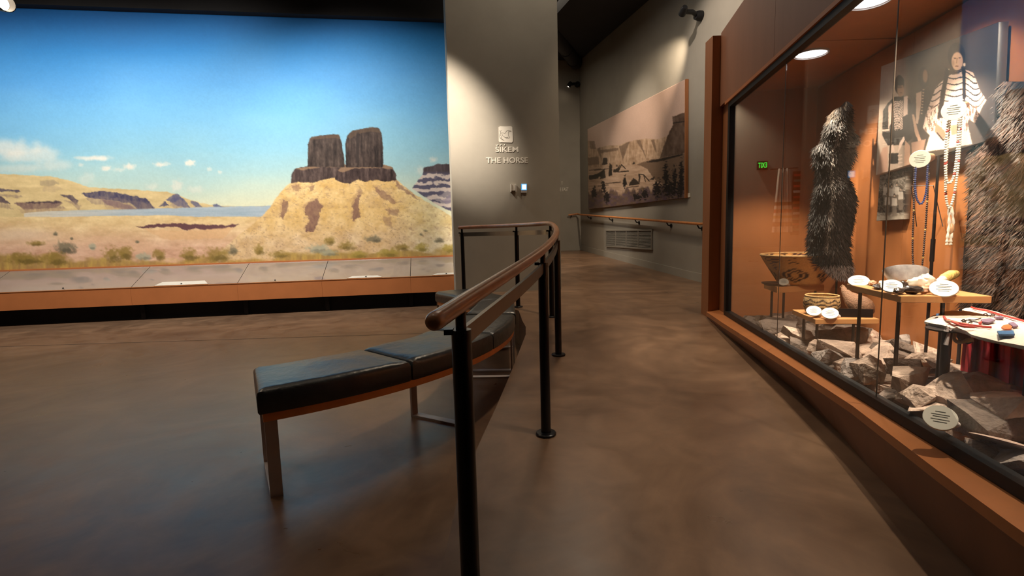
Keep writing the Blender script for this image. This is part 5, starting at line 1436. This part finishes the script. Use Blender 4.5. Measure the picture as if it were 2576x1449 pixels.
# ---------------- beaded hide on its post, and red cloth below
bh = empty('beaded_hide', ATZ(2400, 830, .80), 'cream beaded hide with red cords lying flat on black post', 'hide')
def Z9(P): return [(2300 + a * .1518, 740 + b * .1518) for a, b in P]
top_ = Z9([(170, 425), (300, 370), (420, 335), (480, 300), (620, 265), (760, 268), (850, 235), (930, 212), (1060, 232), (1200, 252), (1350, 290), (1500, 330), (1650, 385), (1818, 440), (2100, 530)])
bot_ = Z9([(170, 440), (280, 478), (390, 500), (500, 520), (560, 538), (620, 555), (730, 580), (850, 610), (950, 655), (1050, 690), (1220, 735), (1400, 770), (1600, 815), (1818, 862), (2100, 925)])
nv = 14; vs = []; cs = []
for i, (a_, b_) in enumerate(zip(top_, bot_)):
    A3, B3 = ATZ(*a_, .80), ATZ(*b_, .80)
    for k in range(nv + 1):
        u = k / nv; p = A3.lerp(B3, u); e = min(u, 1 - u, i / 14 * 1.0 + .0)
        z = .80 + .010 * min(1, e * 8) + mnoise.noise(Vector((p.x * 14, p.y * 14, 0))) * .006
        vs.append((p.x, p.y, z))
        n1 = mnoise.noise(Vector((p.x * 7, p.y * 7, 3)))
        cs.append(np.array([.74, .66, .58]) * (1 + .2 * n1))
nt_ = len(vs); fs = []
for i in range(len(top_) - 1):
    for k in range(nv): a_ = i * (nv + 1) + k; fs.append((a_, a_ + nv + 1, a_ + nv + 2, a_ + 1))
for v in list(vs): vs.append((v[0], v[1], .788)); 
cs = cs + [c * .6 for c in cs]
m_ = nv + 1; NR = len(top_)
for i in range(NR - 1):
    for k in (0, nv): a_ = i * m_ + k; fs.append((a_, a_ + m_, a_ + m_ + nt_, a_ + nt_))
    for k in range(nv): a_ = nt_ + i * m_ + k; fs.append((a_, a_ + 1, a_ + m_ + 1, a_ + m_))
for i in (0, NR - 1):
    for k in range(nv): a_ = i * m_ + k; fs.append((a_, a_ + 1, a_ + 1 + nt_, a_ + nt_))
hmb = MB(); hmb.add(vs, fs, True); hmb.build('hide', M_HIDE, bh, cols=np.array(cs))
M_REDC = mat('red_cord', (.48, .05, .04), .6, var=.2); M_BLUEP = mat('blue_beadwork', (.06, .16, .34), .5, var=.2, scale=90); M_ORNG = mat('orange_beadwork', (.62, .16, .05), .5, var=.2, scale=90); M_PURP = mat('purple_beadwork', (.20, .13, .20), .6, var=.2, scale=90)
def hz_(P, dz=.018): return [ATZ(*p, .80 + dz) for p in Z9(P)]
for P, mt in [([(950, 218), (1060, 250), (1180, 265), (1300, 300), (1450, 345), (1600, 385), (1818, 445), (2000, 500)], M_REDC), ([(490, 375), (540, 425), (700, 465), (850, 505), (960, 515), (1100, 535), (1280, 548)], M_REDC), ([(560, 425), (700, 490), (800, 530), (1000, 545)], M_REDC), ([(540, 440), (760, 480), (900, 500)], M_TANS)]:
    MB().tube(catmull(hz_(P), 5), .0045, 8).build('cord', mt, bh)
def patch(P, mt, name='beadwork'):
    q = hz_(P, .016); n = len(q); vs = q + [p + Vector((0, 0, .006)) for p in q]
    MB().add(vs, [tuple(range(n))[::-1], tuple(range(n, 2 * n))] + [(i, (i + 1) % n, n + (i + 1) % n, n + i) for i in range(n)]).build(name, mt, bh)
patch([(1370, 635), (1640, 625), (1665, 690), (1400, 690)], M_BLUEP); patch([(1470, 540), (1560, 520), (1620, 560), (1590, 600), (1500, 605), (1440, 570)], M_ORNG); patch([(1100, 440), (1260, 420), (1340, 450), (1230, 490), (1130, 480)], M_PURP)
patch([(1060, 480), (1130, 470), (1110, 500), (1070, 500)], M_REDC); patch([(1560, 500), (1640, 480), (1720, 545), (1640, 560)], M_PURP); patch([(360, 345), (410, 340), (400, 362), (360, 362)], M_BLUEP); patch([(735, 265), (790, 258), (790, 275), (740, 280)], M_BLUEP)
patch([(1320, 395), (1450, 385), (1480, 410), (1350, 412)], M_PURP)
for P in [[(780, 440), (820, 420), (850, 450), (800, 460), (880, 430), (950, 450), (900, 470), (980, 455), (1060, 470)], [(1140, 340), (1190, 320), (1220, 350), (1270, 350), (1300, 325), (1330, 350), (1290, 360)], [(900, 420), (1000, 430), (1100, 400)]]:
    MB().tube(catmull(hz_(P, .015), 4), .0022, 6).build('stitching', M_HORN, bh)
for P in [[(520, 520), (540, 570), (525, 620)], [(560, 540), (600, 580), (570, 600)], [(585, 600), (560, 700), (520, 840)]]:
    q = Z9(P); MB().tube([AT(*p, 1.93) for p in q], [.004, .006, .008], 8).build('fringe', M_PEGW, bh)
ps = empty('hide_post', AT(2385, 1020, 1.9), 'tall tapered black post carrying the beaded hide', 'stand')
pt = AT(2383, 825, 1.98); MB().tube([(pt.x, pt.y, .41), (pt.x, pt.y, .786)], [.015, .018], 14).build('post', M_ROD, ps)
MB().lathe([(0, -.006), (.07, -.006), (.07, 0), (0, 0)], (pt.x, pt.y, .787), 20, None, False).build('top_plate', M_ROD, ps)
pt2 = ATZ(2600, 830, .788); MB().tube([(pt2.x, pt2.y, .41), (pt2.x, pt2.y, .786)], .016, 12).build('rear_leg', M_ROD, ps)
hk2 = empty('bone_hook', AT(2420, 860, 2.05), 'curved yellow bone hook hanging under the beaded hide', 'hook')
MB().tube(catmull([AT(2405, 832, 2.05), AT(2400, 850, 2.04), AT(2406, 859, 2.03), AT(2418, 861, 2.02), AT(2432, 857, 2.01), AT(2448, 854, 2.0)], 5), [.007] * 20 + [.009] * 6, 10).build('hook', mat('bone', (.55, .38, .18), .5, var=.2), hk2)
MB().tube([AT(2415, 826, 2.06), AT(2422, 845, 2.07), AT(2440, 862, 2.06)], [.014, .022, .012], 10).build('leather_wrap', mat('dark_leather', (.10, .055, .035), .7, var=.3, bump=.4), hk2)
rc = empty('red_cloth', BI(2480, 985, .1), 'pleated red cloth hanging below the beaded hide', 'cloth')
vs = []; fs = []; nu = 60; nv = 10
def cl_pt(u, v):
    x0 = np.interp(v, [0, 1], [2428, 2408]); x = x0 + (2700 - x0) * u; y = 805 + (1010 - 805) * v
    return BI(x, y, .16 + .030 * sin(u * 34) * (.3 + .7 * v) + .012 * sin(u * 71 + 2))
for off in (0, .006):
    for i in range(nu + 1):
        for k in range(nv + 1): p = cl_pt(i / nu, k / nv) - BN * off; p.z = max(p.z, .43); vs.append(p)
S_ = (nu + 1) * (nv + 1)
for o_ in (0, S_):
    for i in range(nu):
        for k in range(nv): a_ = o_ + i * (nv + 1) + k; fs.append((a_, a_ + nv + 1, a_ + nv + 2, a_ + 1))
MB().add(vs, fs, True).build('cloth', mat('red_wool', (.66, .022, .04), .9, var=.15, scale=12), rc)

# ================================================================== THINGS ROUND THE CORNER (seen mirrored in the case glass)
bl = empty('striped_blanket', (-.21, 13.1, .95), 'white blanket with brown and red stripes on the far end wall', 'blanket')
def bl_pt(u, v, o=0):
    w_ = .20 + .16 * v; x = -.21 + (u - .5) * 2 * w_ * .62; z = 2.525 - 1.50 * v
    return Vector((x, 13.10 + .035 * sin(u * 19) - o, z))
vs = []; cs = []; fs = []; nu, nv = 30, 70
for o_ in (0, .01):
    for i in range(nv + 1):
        v = i / nv
        col = (.75, .70, .62)
        for a_, b_, cc in [(.52, .58, (.10, .05, .035)), (.64, .69, (.45, .04, .03)), (.73, .78, (.45, .30, .09)), (.83, .90, (.10, .05, .035))]:
            if a_ <= v <= b_: col = cc
        for k in range(nu + 1): vs.append(bl_pt(k / nu, v, o_)); cs.append(col)
S_ = (nu + 1) * (nv + 1)
for o_ in (0, S_):
    for i in range(nv):
        for k in range(nu): a_ = o_ + i * (nu + 1) + k; fs.append((a_, a_ + 1, a_ + nu + 2, a_ + nu + 1))
MB().add(vs, fs, True).build('cloth', M_HIDE, bl, cols=np.array(cs))
MB().tube([(-.50, 13.1, 2.52), (.08, 13.1, 2.52)], .012, 8).build('hanging_rod', M_BLACK, bl)
for x_ in (-.48, .06): MB().tube([(x_, 13.21, 2.52), (x_, 13.09, 2.52)], .010, 8).build('bracket', M_BLACK, bl)
ss = empty('woven_sash', (-.54, 13.15, .95), 'dark sash with red white and teal bars on the far end wall', 'sash')
MB().box((-.54, 13.19, 1.70), .26, .012, 1.5).build('backing', M_DARK, ss)
for k, cc in enumerate(['r', 't', 'r', 'w', 'r', 'o', 'r', 'w', 't', 'r', 't']):
    mt = {'r': mat('sash_red', (.75, .04, .02), .6), 't': mat('sash_teal', (.03, .25, .20), .6), 'w': mat('sash_white', (.8, .8, .75), .6), 'o': mat('sash_orange', (.8, .16, .02), .6)}[cc]
    MB().box((-.54, 13.178, 2.36 - k * .128), .20, .012, .055).build('bar', mt, ss)
ex = empty('exit_sign', (.25, 13.2, 2.6), 'small green lit exit sign on the far end wall', 'sign')
MB().box((.25, 13.175, 2.63), .24, .045, .20).build('housing', M_BLACK, ex)
lettering_ex = lettering('tmp_letters', 'EXIT', Vector((.155, 13.151, 2.575)), None, Vector((1, 0, 0)), Vector((0, 0, 1)), .19, .12, .004, M_EXIT, None, None, nrm=(0, -1, 0))
for ch in list(lettering_ex.children):
    ch.parent = None; ch.matrix_world = Matrix.Identity(4); attach(ch, ex)
bpy.data.objects.remove(lettering_ex)
